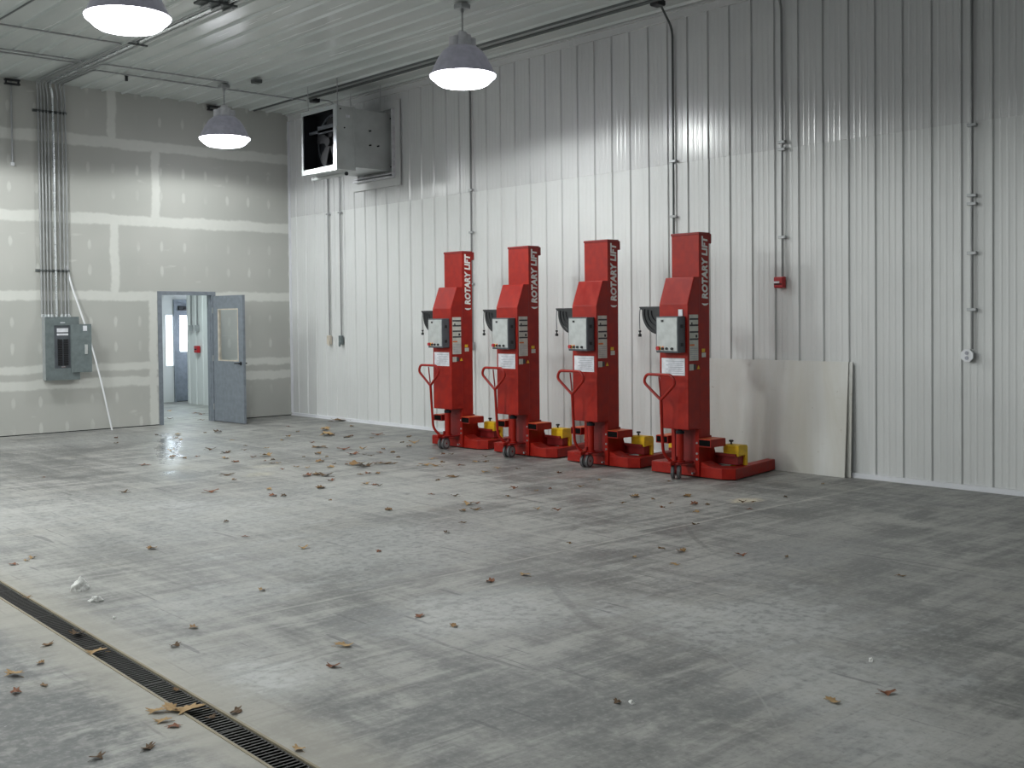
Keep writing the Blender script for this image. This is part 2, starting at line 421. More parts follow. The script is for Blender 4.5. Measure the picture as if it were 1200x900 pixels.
# ================================================================== ROOM
X0, Y0 = -22.0, -27.0
YE = 4.755
def rib_profile(a, b, phase, pitch=.304, major=.022, minor=True):
    """points (t, depth) along the sheet from a to b"""
    pts = [(a, 0)]
    k0 = math.floor((a - phase) / pitch) - 1; k1 = math.ceil((b - phase) / pitch) + 1
    for k in range(k0, k1 + 1):
        c = phase + k * pitch
        seq = [(-.022, 0), (-.010, major), (.010, major), (.022, 0)]
        if minor:
            for m in (.085, .152, .219): seq += [(m - .016, 0), (m - .006, .0024), (m + .006, .0024), (m + .016, 0)]
        for t, d in seq:
            if a + .002 < c + t < b - .002: pts.append((c + t, d))
    pts.append((b, 0)); return pts
def ribbed_right(name, z0, z1, y0, y1, x, mat, minor=True):
    mb = MB(); pr = [(p[1], p[0]) for p in []]
    prof = rib_profile(y0, y1, -12.06, .304, .018, minor)
    poly = [(x - d, t) for t, d in prof] + [(x + .04, y1), (x + .04, y0)]
    A = [mb.bm.verts.new((p[0], p[1], z0)) for p in poly]; B = [mb.bm.verts.new((p[0], p[1], z1)) for p in poly]
    n = len(poly)
    for i in range(n): mb.bm.faces.new((A[i], B[i], B[(i + 1) % n], A[(i + 1) % n]))
    mb.bm.faces.new(A); mb.bm.faces.new(B[::-1])
    return mb.build(name, mat)
w = struct(ribbed_right('wall_right', 0, 3.545, Y0, 4.1, 0, M['wall_low']))
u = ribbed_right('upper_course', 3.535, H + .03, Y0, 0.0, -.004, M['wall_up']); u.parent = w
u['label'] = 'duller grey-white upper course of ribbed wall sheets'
# ceiling
mb = MB()
prof = rib_profile(X0, 0, -.45, .325, .030, False)
poly = [(t, H - d) for t, d in prof] + [(0.05, H + .06), (X0, H + .06)]
A = [mb.bm.verts.new((p[0], Y0, p[1])) for p in poly]; B = [mb.bm.verts.new((p[0], 0.0, p[1])) for p in poly]; n = len(poly)
for i in range(n): mb.bm.faces.new((A[i], B[i], B[(i + 1) % n], A[(i + 1) % n]))
mb.bm.faces.new(A); mb.bm.faces.new(B[::-1])
struct(mb.build('ceiling', M['ceil']))
# back wall
mb = MB()
mb.box(X0, -2.50, 0, .15, .014, H + .03); mb.box(-1.51, -.002, 0, .15, .014, H + .03); mb.box(-2.50, -1.51, 0, .15, 2.165, H + .03)
struct(mb.build('wall_back', M['drywall']))
mb = MB(); mb.box(X0, -2.52, .014, .14, 0, .02); mb.box(-1.49, -.002, .014, .14, 0, .02)
struct(mb.build('gap_shade_back', M['dark']))  # dark strip standing for the shade in the gap under the drywall
struct(MB().box(X0 - .1, X0, Y0, 0, 0, H + .03).build('wall_left', M['wall_up']))
struct(MB().box(X0, .04, Y0 - .1, Y0, 0, H + .03).build('wall_front', M['wall_up']))
# floor with the trench slot
def dx_at(y): return -8.135 + .032 * (y + 9.96)
DY0, DY1, HW = -18.0, -8.4, .066
mb = MB()
mb.prism([(X0, Y0), (dx_at(DY0) - HW, Y0), (dx_at(DY0) - HW, DY0), (dx_at(DY1) - HW, DY1), (dx_at(DY1) - HW, YE), (X0, YE)], 'z', -.25, 0)
mb.prism([(dx_at(DY0) + HW, Y0), (1.3, Y0), (1.3, YE), (dx_at(DY1) + HW, YE), (dx_at(DY1) + HW, DY1), (dx_at(DY0) + HW, DY0)], 'z', -.25, 0)
mb.prism([(dx_at(DY0) - HW, Y0), (dx_at(DY0) + HW, Y0), (dx_at(DY0) + HW, DY0), (dx_at(DY0) - HW, DY0)], 'z', -.25, 0)
mb.prism([(dx_at(DY1) - HW, DY1), (dx_at(DY1) + HW, DY1), (dx_at(DY1) + HW, YE), (dx_at(DY1) - HW, YE)], 'z', -.25, 0)
struct(mb.build('floor', M['floor']))
# trims
struct(MB().box(-.034, 0, Y0, -.004, 0, .05).box(-.046, 0, Y0, -.004, 0, .014).build('baseboard_right', M['trimwhite']))
struct(MB().box(-.07, -.004, Y0, -.001, H - .045, H - .018).box(-.034, -.003, Y0, 0, H - .13, H - .045).build('trim_1', M['wall_up']))
struct(MB().box(-.045, -.001, -.012, 0, 0.05, 3.54).box(-.045, -.001, -.012, 0, 3.54, H - .13).build('trim_2', M['trimwhite']))
# room beyond the door
struct(MB().box(-3.1, -3.0, .15, YE, 0, 3.0).build('wall_beyond_left', M['wall_low']))
struct(MB().box(-3.0, -.2, YE, YE + .1, 0, 3.0).box(-.2, 1.3, YE, YE + .1, 2.16, 3.0).box(.95, 1.3, YE, YE + .1, 0, 2.16).box(-.2, -.02, YE, YE + .1, 0, .75).box(-.2, -.02, YE, YE + .1, 1.85, 2.16).build('wall_beyond_back', M['wall_low']))
struct(MB().box(.02, 1.3, 4.1, 4.2, 0, 3.0).box(1.25, 1.35, 4.2, YE, 0, 3.0).build('wall_beyond_right', M['wall_low']))
struct(MB().box(-3.1, 1.35, .15, YE + .1, 2.9, 3.0).build('ceiling_beyond', M['ceil']))
glow_panel = struct(MB().box(-.2, -.02, YE + .03, YE + .05, .75, 1.85).build('wall_glow_1', M['glow']))  # glowing panel standing in for sunlight on the white wall
MB().frame('y', YE - .01, YE + .03, (-.2, -.02, .75, 1.85), (-.19, -.03, .77, 1.83)).build('wall_glow_frame', M['white'], glow_panel)
d2 = MB().box(.02, .93, YE + .02, YE + .06, .01, 1.07).box(.02, .14, YE + .02, YE + .06, 1.07, 2.10).box(.76, .93, YE + .02, YE + .06, 1.07, 2.10).box(.14, .76, YE + .02, YE + .06, 1.82, 2.10).build('door_2', M['doorgrey'])
struct(d2)
MB().box(.14, .76, YE + .03, YE + .045, 1.07, 1.82).build('window_pane', M['daylight'], d2)
MB().box(-.02, .02, YE - .05, YE + .08, 0, 2.16).box(.02, .95, YE - .05, YE + .08, 2.10, 2.16).box(.93, .97, YE - .05, YE + .08, 0, 2.16).build('door_frame', M['doorgrey'], d2)
MB().box(.13, .77, YE + .0, YE + .02, 1.045, 1.07).build('window_ledge', M['white'], d2)
MB().box(.10, .45, YE - .03, YE + .02, 1.93, 2.02, .008).cyl((.2, YE - .06, 1.96), (.55, YE - .06, 1.94), .012).build('door_closer', M['black'], d2)

# door in the drywall, swung open into the hall
dr = bpy.data.objects.new('door_1', None); COL.objects.link(dr); struct(dr)
mb = MB()
mb.box(-2.52, -2.45, -.018, .165, 0, 2.14).box(-1.56, -1.49, -.018, .165, 0, 2.14).box(-2.52, -1.49, -.018, .165, 2.14, 2.20)
mb.box(-2.45, -2.437, .04, .09, 0, 2.14).box(-1.573, -1.56, .04, .09, 0, 2.14)
mb.build('door_frame', M['doorgrey'], dr)
leaf = bpy.data.objects.new
mb = MB()   # built in leaf space: u along leaf (0..0.96), v thickness, z
L, T, zt = .945, .044, 2.125
u0, u1, z0, z1 = .155, .80, 1.03, 1.905
mb.box(0, u0, 0, T, .012, zt).box(u1, L, 0, T, .012, zt).box(u0, u1, 0, T, .012, z0).box(u0, u1, 0, T, z1, zt)
lf = mb.build('door_leaf', M['doorgrey'], dr)
lf.matrix_local = Matrix.Translation((-1.545, -.03, 0)) @ Matrix.Rotation(math.radians(-87.6), 4, 'Z')
g = MB().box(u0, u1, .018, .024, z0, z1).build('glass_pane', M['glass'], lf)
MB().frame('y', -.006, T + .006, (u0 - .001, u1 + .001, z0 - .001, z1 + .001), (u0 + .018, u1 - .018, z0 + .018, z1 - .018)).build('glazing_bead', M['beige'], lf)
MB().cyl((L - .07, -.004, 1.0), (L - .07, -.012, 1.0), .032).cyl((L - .07, -.012, 1.0), (L - .07, -.05, 1.0), .011).box(L - .19, L - .055, -.06, -.045, .99, 1.012, .004)\
    .cyl((L - .07, T + .004, 1.0), (L - .07, T + .05, 1.0), .011).box(L - .19, L - .055, T + .045, T + .06, .99, 1.012, .004).build('door_handle', M['black'], lf)
for z in (.25, 1.07, 1.88):
    MB().cyl((-.008, -.006, z - .05), (-.008, -.006, z + .05), .009).build('hinge', M['steel'], lf)

# ================================================================== LAMPS
LAMP_Z = 4.53
def make_lamp(loc, label):
    t = thing('high_bay_lamp', loc, label, 'lamp', 'high bay lamps hanging from the ceiling')
    top = H - .02 - loc[2]
    MB().box(-.07, .07, -.07, .07, top - .06, top + .0, .008).cyl((0, 0, top - .10), (0, 0, top - .06), .02).build('ceiling_box', M['steel'], t)
    MB().cyl((0, 0, .49), (0, 0, top - .09), .011, seg=10).build('rod', M['steel'], t)
    mb = MB(); mb.lathe([(0, .50), (.05, .50), (.06, .47), (.10, .46), (.105, .32), (0, .32)], 20)
    mb.cyl((-.095, .03, .315), (-.095, .03, .43), .066, seg=16).cyl((.095, -.03, .315), (.095, -.03, .43), .066, seg=16).box(-.03, .03, -.10, .10, .33, .44, .01)
    mb.build('ballast_housing', M['ballast'], t, smooth=True)
    mb = MB(); mb.lathe([(.0, .335), (.12, .335), (.17, .32), (.235, .27), (.29, .19), (.335, .10), (.372, .02), (.378, .0), (.370, .0), (.36, .02), (.325, .10), (.28, .185), (.225, .26), (.16, .31), (0, .325)], 48)
    mb.build('reflector', M['reflector'], t, smooth=True)
    mb = MB(); mb.lathe([(.372, .004), (.386, -.006), (.380, -.024), (.345, -.056), (.300, -.098), (.265, -.118), (.20, -.130), (.10, -.137), (0, -.138)], 48)
    mb.build('lens', M['lens'], t, smooth=True)
    mb = MB(); mb.lathe([(.374, .012), (.389, .008), (.389, -.006), (.374, -.002), (.374, .012)], 48); mb.build('rim', M['reflector'], t, smooth=True)
    return t
LAMPS = [(-2.13, -1.65), (-2.13, -7.43), (-6.12, -7.40)]
LLAB = ['high bay lamp hanging near the back corner, smallest in view', 'high bay lamp hanging in front of the ribbed wall above the lifts', 'high bay lamp cut by the photo top, biggest in view']
l0 = make_lamp((*LAMPS[0], LAMP_Z), LLAB[0])
for (x, y), lb in zip(LAMPS[1:], LLAB[1:]): dup(l0, (x, y, LAMP_Z), lb)
EXTRA = [(-6.12, -1.65), (-10.1, -1.65), (-10.1, -7.40), (-10.1, -13.2), (-14.1, -7.4), (-14.1, -1.65), (-18.1, -7.4), (-6.12, -13.2)]
for i, (x, y) in enumerate(EXTRA):
    dup(l0, (x, y, LAMP_Z), 'high bay lamp of the same grid, out of the photo')
def lamp_light(x, y, power):
    ld = bpy.data.lights.new('lamp_light', 'SPOT'); ld.energy = power; ld.spot_size = math.radians(174); ld.spot_blend = .15
    ld.shadow_soft_size = .18; ld.color = (.96, 1.0, .97)
    o = bpy.data.objects.new('lamp_light', ld); COL.objects.link(o); o.location = (x, y, LAMP_Z - .22)
PW = {0: 110, 1: 135, 2: 220}
for i, (x, y) in enumerate(LAMPS): lamp_light(x, y, PW[i])
for (x, y), p in zip(EXTRA, (200, 260, 330, 150, 500, 360, 520, 80)): lamp_light(x, y, p)
# unseen ceiling lamp added to light the room beyond
tl = thing('unseen_fill_lamp', (-1.3, 2.2, 2.898), 'flat unseen lamp added on the ceiling beyond the open door', 'lamp')
MB().box(-.6, .6, -.15, .15, -.05, 0, .005).build('housing', M['white'], tl)
MB().box(-.58, .58, -.13, .13, -.06, -.048).build('diffuser', M['tube'], tl)
ld = bpy.data.lights.new('corridor_light', 'AREA'); ld.shape = 'RECTANGLE'; ld.size = 1.1; ld.size_y = .25; ld.energy = 55; ld.color = (.84, .98, .97)
o = bpy.data.objects.new('corridor_light', ld); COL.objects.link(o); o.location = (-1.3, 2.2, 2.82)

# ================================================================== MOBILE COLUMN LIFTS
def make_lift(label):
    t = thing('column_lift', (-1.17, 0, 0), label, 'vehicle lift', 'mobile column lifts along the ribbed wall')
    # base
    mb = MB()
    mb.prism([(1.02, .43), (.10, .52), (0, .49), (0, -.46), (.085, -.575), (1.02, -.41), (1.02, -.30), (.27, -.42), (.19, -.30), (.19, .28), (.27, .38), (1.02, .32)], 'z', .012, .125, .006)
    mb.prism([(-.45, .10), (-.45, .122), (-.34, .128), (-.27, .145), (-.21, .17), (.21, .17), (.27, .145), (.34, .128), (.45, .122), (.45, .10)], 'x', .003, .17)
    mb.prism([(.17, .44), (.19, .44), (.30, .14), (.17, .14)], 'y', -.183, .183)
    mb.build('base', M['red'], t)
    for s in (-1, 1):
        for lx in (.35, .93):
            MB().cyl((lx, s * .355 - .02, .035), (lx, s * .355 + .02, .035), .034, seg=18).build('roller', M['wheelgrey'], t)
    # column
    mb = MB(); mb.box(0, .17, -.185, .185, .10, 2.575, .006)
    mb.box(-.022, .0, -.185, -.140, .02, .53).box(-.022, 0, .140, .185, .02, .53)
    mb.build('column', M['red'], t)
    MB().box(-.006, .178, -.190, .190, 2.560, 2.585, .004).box(.17, .215, -.185, .185, 2.47, 2.575, .01).build('column_cap', M['red2'], t)
    for y, z in ((-.163, .20), (-.163, .26), (-.163, .37), (-.10, .045)):
        MB().cyl((-.032, y, z), (.001, y, z), .012, seg=8).build('bolt', M['steel_bright'], t)
    # housing
    mb = MB(); mb.prism([(-.2, .52), (.0, .52), (.0, 2.115), (-.093, 2.115), (-.2, 1.835)], 'y', -.192, .192, .008)
    mb.build('motor_housing', M['red'], t)
    MB().box(-.012, .0, -.150, .150, .17, .52).build('recess_plate', M['red2'], t)
    # carriage and forks
    mb = MB(); mb.box(.17, .25, -.18, .18, .14, .40, .006); mb.box(.29, .39, -.45, .45, .13, .235, .006).box(.25, .30, -.12, .12, .15, .30)
    mb.box(.245, .29, -.45, .45, .225, .25)
    mb.build('carriage', M['red2'], t)
    for s in (-1, 1):
        mb = MB()
        ys = (.205, .370) if s > 0 else (-.370, -.205)
        y0, y1 = ys
        for b in ((-.06, .19, y0, y1, .412, .420), (-.06, .19, y0, y1, .340, .348), (-.06, .19, y0, y0 + .008, .348, .412), (-.06, .19, y1 - .008, y1, .348, .412)): mb.box(*b)
        f = mb.build('fork_socket', M['red'], t)
        MB().box(-.056, .18, y0 + .009, y1 - .009, .349, .411).build('socket_dark_fill', M['pit'], f)  # black block painting the dark hollow inside the fork socket
        MB().box(-.055, .185, y0 + .004, y1 - .004, .420, .4235).build('orange_top_plate', M['orange'], f)  # top face given a lighter orange red than the socket
        ya, yb = (.275, .475) if s > 0 else (-.475, -.275)
        mb = MB(); mb.prism([(.27, .225), (.27, .335), (.295, .345), (.42, .34), (.435, .32), (.435, .10), (.395, .10), (.395, .232)], 'y', ya, yb, .006)
        w = mb.build('wheel_retainer', M['yellow'], t)
        yc = (ya + yb) / 2
        MB().cyl((.32, yc + .03, .34), (.32, yc + .03, .372), .010).lathe([(0, .392), (.02, .390), (.027, .380), (.02, .370), (0, .368)], 14, (.32, yc + .03, 0)).build('knob', M['black'], w)
    # control box
    mb = MB().box(-.32, -.2, -.162, .138, 1.325, 1.705, .008); cb = mb.build('control_box', M['boxgrey'], t)
    MB().box(-.326, -.319, -.150, .122, 1.345, 1.69, .002).build('face_plate', M['faceplate'], cb)
    MB().box(-.331, -.3255, .030, .060, 1.645, 1.668).build('display', M['black'], cb)
    MB().box(-.330, -.3255, .070, .118, 1.352, 1.392).build('emergency_plate', M['yellow'], cb)
    MB().cyl((-.352, .094, 1.372), (-.33, .094, 1.372), .021, seg=14).build('emergency_button', M['pull'], cb)
    for y in (.040, -.015, -.085):
        MB().cyl((-.342, y, 1.368), (-.326, y, 1.368), .014, seg=12).build('button', M['black'], cb)
    MB().box(-.329, -.3255, .028, .052, 1.353, 1.392).build('button_plate', M['orange_ink'], cb)
    for z in (1.41, 1.60): MB().box(-.28, -.245, -.168, -.161, z - .018, z + .018).build('latch', M['black'], cb)
    # papers and decals
    pp = MB().box(-.204, -.200, -.150, .160, 1.085, 1.265).build('instruction_label', M['paper'], t)
    mb = MB()
    for i in range(7): mb.box(-.2055, -.2038, -.135 + (i % 3) * .01, .10 - (i % 2) * .03, 1.105 + i * .021, 1.111 + i * .021)
    mb.build('print', M['inkgrey'], pp)
    dc = MB().box(-.178, -.035, -.196, -.191, 1.24, 1.72).build('warning_decal', M['decal'], t)
    mb = MB()
    for z in (1.665, 1.60, 1.53, 1.455): mb.box(-.176, -.037, -.1975, -.1955, z, z + .018)
    mb.box(-.15, -.13, -.1975, -.1955, 1.61, 1.64).box(-.08, -.05, -.1975, -.1955, 1.48, 1.51)
    mb.build('print', M['ink'], dc)
    MB().box(-.176, -.10, -.1975, -.1955, 1.395, 1.412).build('orange_band', M['orange_ink'], dc)
    mb = MB()
    for i in range(6): mb.box(-.170, -.045, -.1975, -.1955, 1.26 + i * .021, 1.266 + i * .021)
    mb.build('fine_print', M['inkgrey'], dc)
    MB().box(.035, .10, -.189, -.1845, 1.27, 1.318).build('white_sticker', M['decal'], t)
    MB().box(.035, .085, -.189, -.1845, 1.325, 1.36).build('yellow_sticker', M['yellow'], t)
    MB().box(-.178, -.115, -.196, -.191, 1.14, 1.205).build('white_sticker', M['decal'], t)
    MB().box(-.112, -.075, -.196, -.191, 1.145, 1.20).build('dark_sticker', M['ink'], t)
    MB().prism([(-.055, 1.15), (-.01, 1.15), (-.032, 1.19)], 'y', -.196, -.191).build('yellow_triangle', M['yellow'], t)
    # lettering up the side of the column
    me = text_mesh('lettering', 'ROTARY LIFT', .14, M['letter'], t, None, .0015, .0065, .12)
    xs = [v.co.x for v in me.vertices]; ys = [v.co.y for v in me.vertices]
    sx = .66 / (max(xs) - min(xs)); sy = .098 / (max(ys) - min(ys))
    for v in me.vertices:
        a = (v.co.x - min(xs)) * sx; b = (v.co.y - min(ys)) * sy
        v.co = Vector((.140 - b, -.1865 - v.co.z, 1.885 + a))
    o = bpy.data.objects.new('lettering', me); COL.objects.link(o); o.parent = t
    mb = MB(); pts = []
    for i in range(9):
        a = i / 8; pts.append((.145 - .10 * a, 1.825 + .030 * math.sin(PI * .5 * (1 - a)) * 0 + .022 * (1 - (2 * a - 1) ** 2) * 0 + .02 * a ** .5 * 0 - .012 + .034 * (a - .5) ** 2 * 4 * .5))
    inner = [(p[0], p[1] + .022 * math.sin(PI * min(1, .15 + .7 * i / 8))) for i, p in enumerate(pts)]
    mb.prism(pts + inner[::-1], 'y', -.1880, -.1845); mb.build('maker_mark', M['letter'], t)
    # cable holder
    mb = MB(); poly = [(.19, 1.812), (.555, 1.812), (.54, 1.79), (.51, 1.775)]
    for i in range(15):
        a = math.radians(6) - math.radians(101) * i / 14
        poly.append((.27 + .24 * math.cos(a), 1.75 + .24 * math.sin(a)))
    poly.append((.19, 1.52))
    mb.prism(poly, 'x', -.12, -.02, .01); ch = mb.build('cable_holder', M['black'], t)
    mb = MB()
    for r in (.20, .15, .10): mb.tube([(-.124, .27 + r * math.cos(a), 1.75 + r * math.sin(a)) for a in [math.radians(-100 + 10 * k) for k in range(12)]], .008, 6)
    mb.build('coiled_cable', M['black'], ch)
    mb = MB(); mb.tube(fillet([(-.07, .52, 1.80), (-.07, .575, 1.795), (-.07, .585, 1.70), (-.07, .580, 1.56)], .05), .005, 6); cc = mb.build('cord', M['boxgrey'], ch)
    MB().cyl((-.07, .58, 1.555), (-.07, .58, 1.535), .014).cyl((-.07, .58, 1.515), (-.07, .58, 1.485), .018).cyl((-.07, .58, 1.535), (-.07, .58, 1.515), .007).build('plug', M['black'], ch)
    # gas strut on the left side
    MB().cyl((-.15, .215, .68), (-.15, .215, .96), .018, seg=12).cyl((-.15, .215, .96), (-.15, .215, 1.07), .007, seg=8).box(-.165, -.135, .19, .225, 1.06, 1.09).box(-.165, -.135, .19, .225, .66, .69).build('gas_strut', M['black'], t)
    # jack cylinder
    jc = MB().cyl((-.14, -.03, .18), (-.14, -.03, .475), .038, seg=20).cyl((-.14, -.03, .17), (-.14, -.03, .19), .052, seg=20).build('jack_cylinder', M['red'], t, smooth=True)
    MB().cyl((-.14, -.03, .47), (-.14, -.03, .50), .046, seg=20).cyl((-.14, -.03, .50), (-.14, -.03, .525), .022, seg=14).build('cylinder_cap', M['dark'], jc, smooth=True)
    mb = MB(); mb.box(-.26, .0, -.10, .04, .155, .172, .004).box(-.20, -.1, -.015, .0, .172, .23); mb.build('mounting_plate', M['red2'], t)
    # steering wheels
    sf = MB().box(-.05, .05, -.055, .055, .0, .012).box(-.035, .035, -.012, .012, -.075, .0).cyl((0, -.05, -.075), (0, .05, -.075), .012).build('steering_fork', M['red2'], t, loc=(-.215, -.035, .15))
    for s in (-1, 1):
        MB().cyl((0, s * .018, -.075), (0, s * .046, -.075), .0735, seg=28).build('wheel', M['rubber'], sf, smooth=True)
        MB().cyl((0, s * .016, -.075), (0, s * .048, -.075), .052, seg=28).build('wheel_disc', M['wheelgrey'], sf, smooth=True)
    sf.rotation_euler.z = math.radians(12)
    # pull handle
    k = [(-.405, .03 - .125, 1.085), (-.405, .03 + .125, 1.085), (-.400, .03 + .185, 1.055), (-.397, .03 + .185, 1.02), (-.375, .03 + .03, .855)]
    loop = fillet([(-.375, .03, .835), (-.385, .03 - .11, .925), (-.397, .03 - .215, 1.015), (-.405, .03 - .17, 1.10), (-.405, .03 + .17, 1.10), (-.397, .03 + .215, 1.015), (-.385, .03 + .11, .925), (-.375, .03, .835)], .085)
    mb = MB(); mb.tube(loop, .0155, 10)
    mb.tube(fillet([(-.375, .03, .86), (-.345, .045, .56), (-.315, .055, .27), (-.24, -.02, .16)], .06), .0165, 10)
    mb.box(-.33, -.22, -.055, .05, .15, .19, .006)
    h = mb.build('pull_handle', M['red'], t, smooth=True)
    MB().tube([(-.403, .03, 1.08), (-.378, .03, .87)], .008, 8).build('release_lever', M['red2'], h)
    return t
YL = {1: -6.025, 2: -7.301, 3: -8.620, 4: -9.921}
lift = make_lift('red column lift furthest along the row, beside the bare ribbed wall near the corner'); lift.location = (-1.17, YL[1], 0)
dup(lift, (-1.17, YL[2], 0), 'red column lift second along the row counting from the corner')
dup(lift, (-1.17, YL[3], 0), 'red column lift third along the row counting from the corner')
l4 = dup(lift, (-1.17, YL[4], 0), 'red column lift beside the leaning boards, white tag above its control box')
MB().box(-.212, -.2, -.13, -.075, 1.706, 1.775, .001).build('paper_tag', M['paper'], l4)
for c in l4.children:
    if c.name.startswith('steering_fork'): c.rotation_euler.z = math.radians(30)

# ================================================================== BOARDS AGAINST THE WALL
def board(name, y0, y1, xb, xt, ztop, label, th=.013):
    t = MB(); a = math.atan2(xt - xb, ztop)
    L = ztop / math.cos(a)
    t.box(0, th, y0, y1, 0, L, .001)
    o = t.build(name, M['board']); o.matrix_world = Matrix.Translation((xb, 0, .002)) @ Matrix.Rotation(a, 4, 'Y')
    tag(o, label, 'board', 'sheets leaning on the ribbed wall'); return o
board('leaning_board', -11.175, -8.74, -.135, -.052, 1.208, 'front grey weathered sheet leaning on the ribbed wall behind the lift')
board('leaning_board', -11.215, -8.78, -.085, -.038, 1.205, 'second sheet standing hidden close behind the front weathered sheet')

# ================================================================== FAN UNIT
fu = thing('exhaust_fan_unit', (0, 0, 0), 'galvanized fan box and duct high on the ribbed wall near the corner', 'fan unit')
def shell(mb, x0, x1, y0, y1, z0, z1, th=.012):
    mb.frame('x', x0, x1, (y0, y1, z0, z1), (y0 + th, y1 - th, z0 + th, z1 - th))
mb = MB(); shell(mb, -1.07, -.75, -3.155, -2.185, 3.985, 4.95); mb.build('fan_box', M['sheetmetal'], fu)
mb = MB(); shell(mb, -1.066, -.80, -3.142, -2.198, 3.998, 4.937, .004); mb.build('darkening_liner', M['dark'], fu)  # dark liner added to deepen the shade inside the fan box
mb = MB().frame('x', -1.085, -1.068, (-3.165, -2.175, 3.975, 4.96), (-3.085, -2.225, 4.05, 4.90))
mb.build('front_frame', M['alu'], fu)
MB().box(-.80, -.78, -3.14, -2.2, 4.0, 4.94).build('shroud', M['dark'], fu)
mb = MB(); mb.lathe([(.40, 0), (.42, -.05), (.44, -.05), (.44, 0), (.40, 0)], 36); r = mb.build('fan_ring', M['boxgrey'], fu, smooth=True)
r.matrix_local = Matrix.Translation((-.82, -2.67, 4.47)) @ Matrix.Rotation(-PI / 2, 4, 'Y')
mb = MB(); mb.cyl((-.93, -2.67, 4.47), (-.84, -2.67, 4.47), .07, seg=20); fh = mb.build('fan_hub', M['black'], fu, smooth=True)
for k in range(5):
    mb = MB(); a = TAU * k / 5 + .3
    c, s = math.cos(a), math.sin(a)
    pr = [(.05, -.03), (.36, -.10), (.385, .0), (.34, .12), (.05, .04)]
    mb.prism([(p * c - q * s, p * s + q * c) for p, q in pr], 'x', -.875, -.869)
    mb.build('fan_blade', M['black'], fh).location = (0, -2.67, 4.47)
mb = MB()
mb.box(-.96, -.93, -3.14, -2.2, 4.62, 4.66)
mb.box(-.96, -.93, -2.95, -2.45, 4.60, 4.72)
mb.build('motor_bracket', M['boxgrey'], fu)
mb = MB(); shell(mb, -.75, -.03, -3.125, -2.215, 4.04, 4.935, .01)
mb.box(-.76, -.735, -3.16, -2.18, 3.98, 4.955, .003)
mb.build('duct', M['sheetmetal'], fu)
mb = MB()
for x, z in ((-.93, 4.62), (-.45, 4.62), (-.45, 4.40), (-.30, 4.40), (-.05, 4.10), (-.05, 4.86), (-1.0, 4.9)): mb.cyl((x, -3.165, z), (x, -3.12, z), .012, seg=8)
mb.build('screw', M['dark'], fu)
MB().box(-.90, -.83, -3.158, -3.154, 4.78, 4.82).build('rating_label', M['paper'], fu)
mb = MB()
y0, y1, z0, z1 = -3.36, -2.06, 3.80, 5.13
mb.frame('x', -.045, -.026, (y0, y1, z0, z1), (y0 + .13, y1 - .13, z0 + .12, z1 - .12))
mb.build('wall_flange', M['wall_up'], fu)
mb = MB(); mb.box(-.14, -.03, -3.23, -2.19, 3.925, 3.945).box(-.12, -.03, -3.23, -2.19, 3.975, 3.99).box(-.10, -.03, -3.235, -3.215, 3.93, 5.0); mb.build('flange_lip', M['ballast'], fu)
MB().cyl((-.82, -2.10, 3.945), (-.82, -3.02, 3.945), .028, seg=14).build('support_rail', M['sheetmetal'], fu)
MB().cyl((-.82, -2.085, 3.945), (-.82, -2.105, 3.945), .034, seg=14).build('rail_end_cap', M['white'], fu)
MB().cyl((-.82, -3.02, 3.945), (-.82, -3.04, 3.945), .03, seg=14).build('rail_end_cap', M['black'], fu)
mb = MB()
for y in (-2.25, -3.08):
    for x in (-1.0, -.2): mb.cyl((x, y, 4.93), (x, y, H), .006, seg=6)
mb.build('hanger_rod', M['steel'], fu)

# ================================================================== CONDUITS
ZC = H - .035
def conduit(name, pts, r, label, mat='conduit_wall', fil=.12, group=None, cat='conduit', straps=(), seg=8):
    mb = MB(); mb.tube(fillet(pts, fil), r, seg)
    o = mb.build(name, M[mat], smooth=True); tag(o, label, cat, group)
    for s in straps:
        MB().box(s[0] - r * 1.3, s[0] + r * 1.3, s[1] - .045, s[1] + .045, s[2] - .014, s[2] + .014, .002).build('strap', M['steel'], o)
    return o
def wall_strap(y, z): return (-.028, y, z)
xw = -.036
G = 'conduits dropping down the ribbed wall'
conduit('conduit', [(xw, -1.28, 4.9), (xw, -1.28, 1.42)], .012, 'thin conduit under the fan unit ending at the beige box', straps=[(xw, -1.28, 3.5)], group=G)
conduit('conduit', [(xw, -1.64, 4.9), (xw, -1.64, 1.42)], .012, 'thin conduit under the fan unit ending at the grey box', straps=[(xw, -1.64, 3.5)], group=G)
conduit('conduit', [(xw, -5.06, ZC - .12), (xw, -5.06, 1.36)], .013, 'conduit dropping past the edge of the lift nearest the corner', group=G, straps=[(xw, -5.06, z) for z in (3.56, 2.95, 2.2)])
conduit('conduit', [(-.45, -8.98, ZC), (-.32, -8.90, ZC), (xw, -8.83, ZC - .20), (xw, -8.83, 1.25)], .014, 'conduit curving from a ceiling box down behind the lift by the boards', 'copperish', group=G, straps=[(xw, -8.83, z) for z in (3.56, 2.9)])
conduit('conduit', [(-.40, -10.42, ZC), (-.24, -10.36, ZC), (xw, -10.36, ZC - .22), (xw, -10.36, 2.12)], .014, 'conduit running down to the small red pull station', group=G, straps=[(xw, -10.36, z) for z in (3.60, 3.52, 2.56)])
conduit('conduit', [(-.30, -12.49, ZC), (xw, -12.49, ZC), (xw, -12.49, 1.36)], .014, 'conduit running down to the white twin socket', group=G, straps=[(xw, -12.49, z) for z in (3.50, 2.83, 2.75, 2.28, 1.74)])
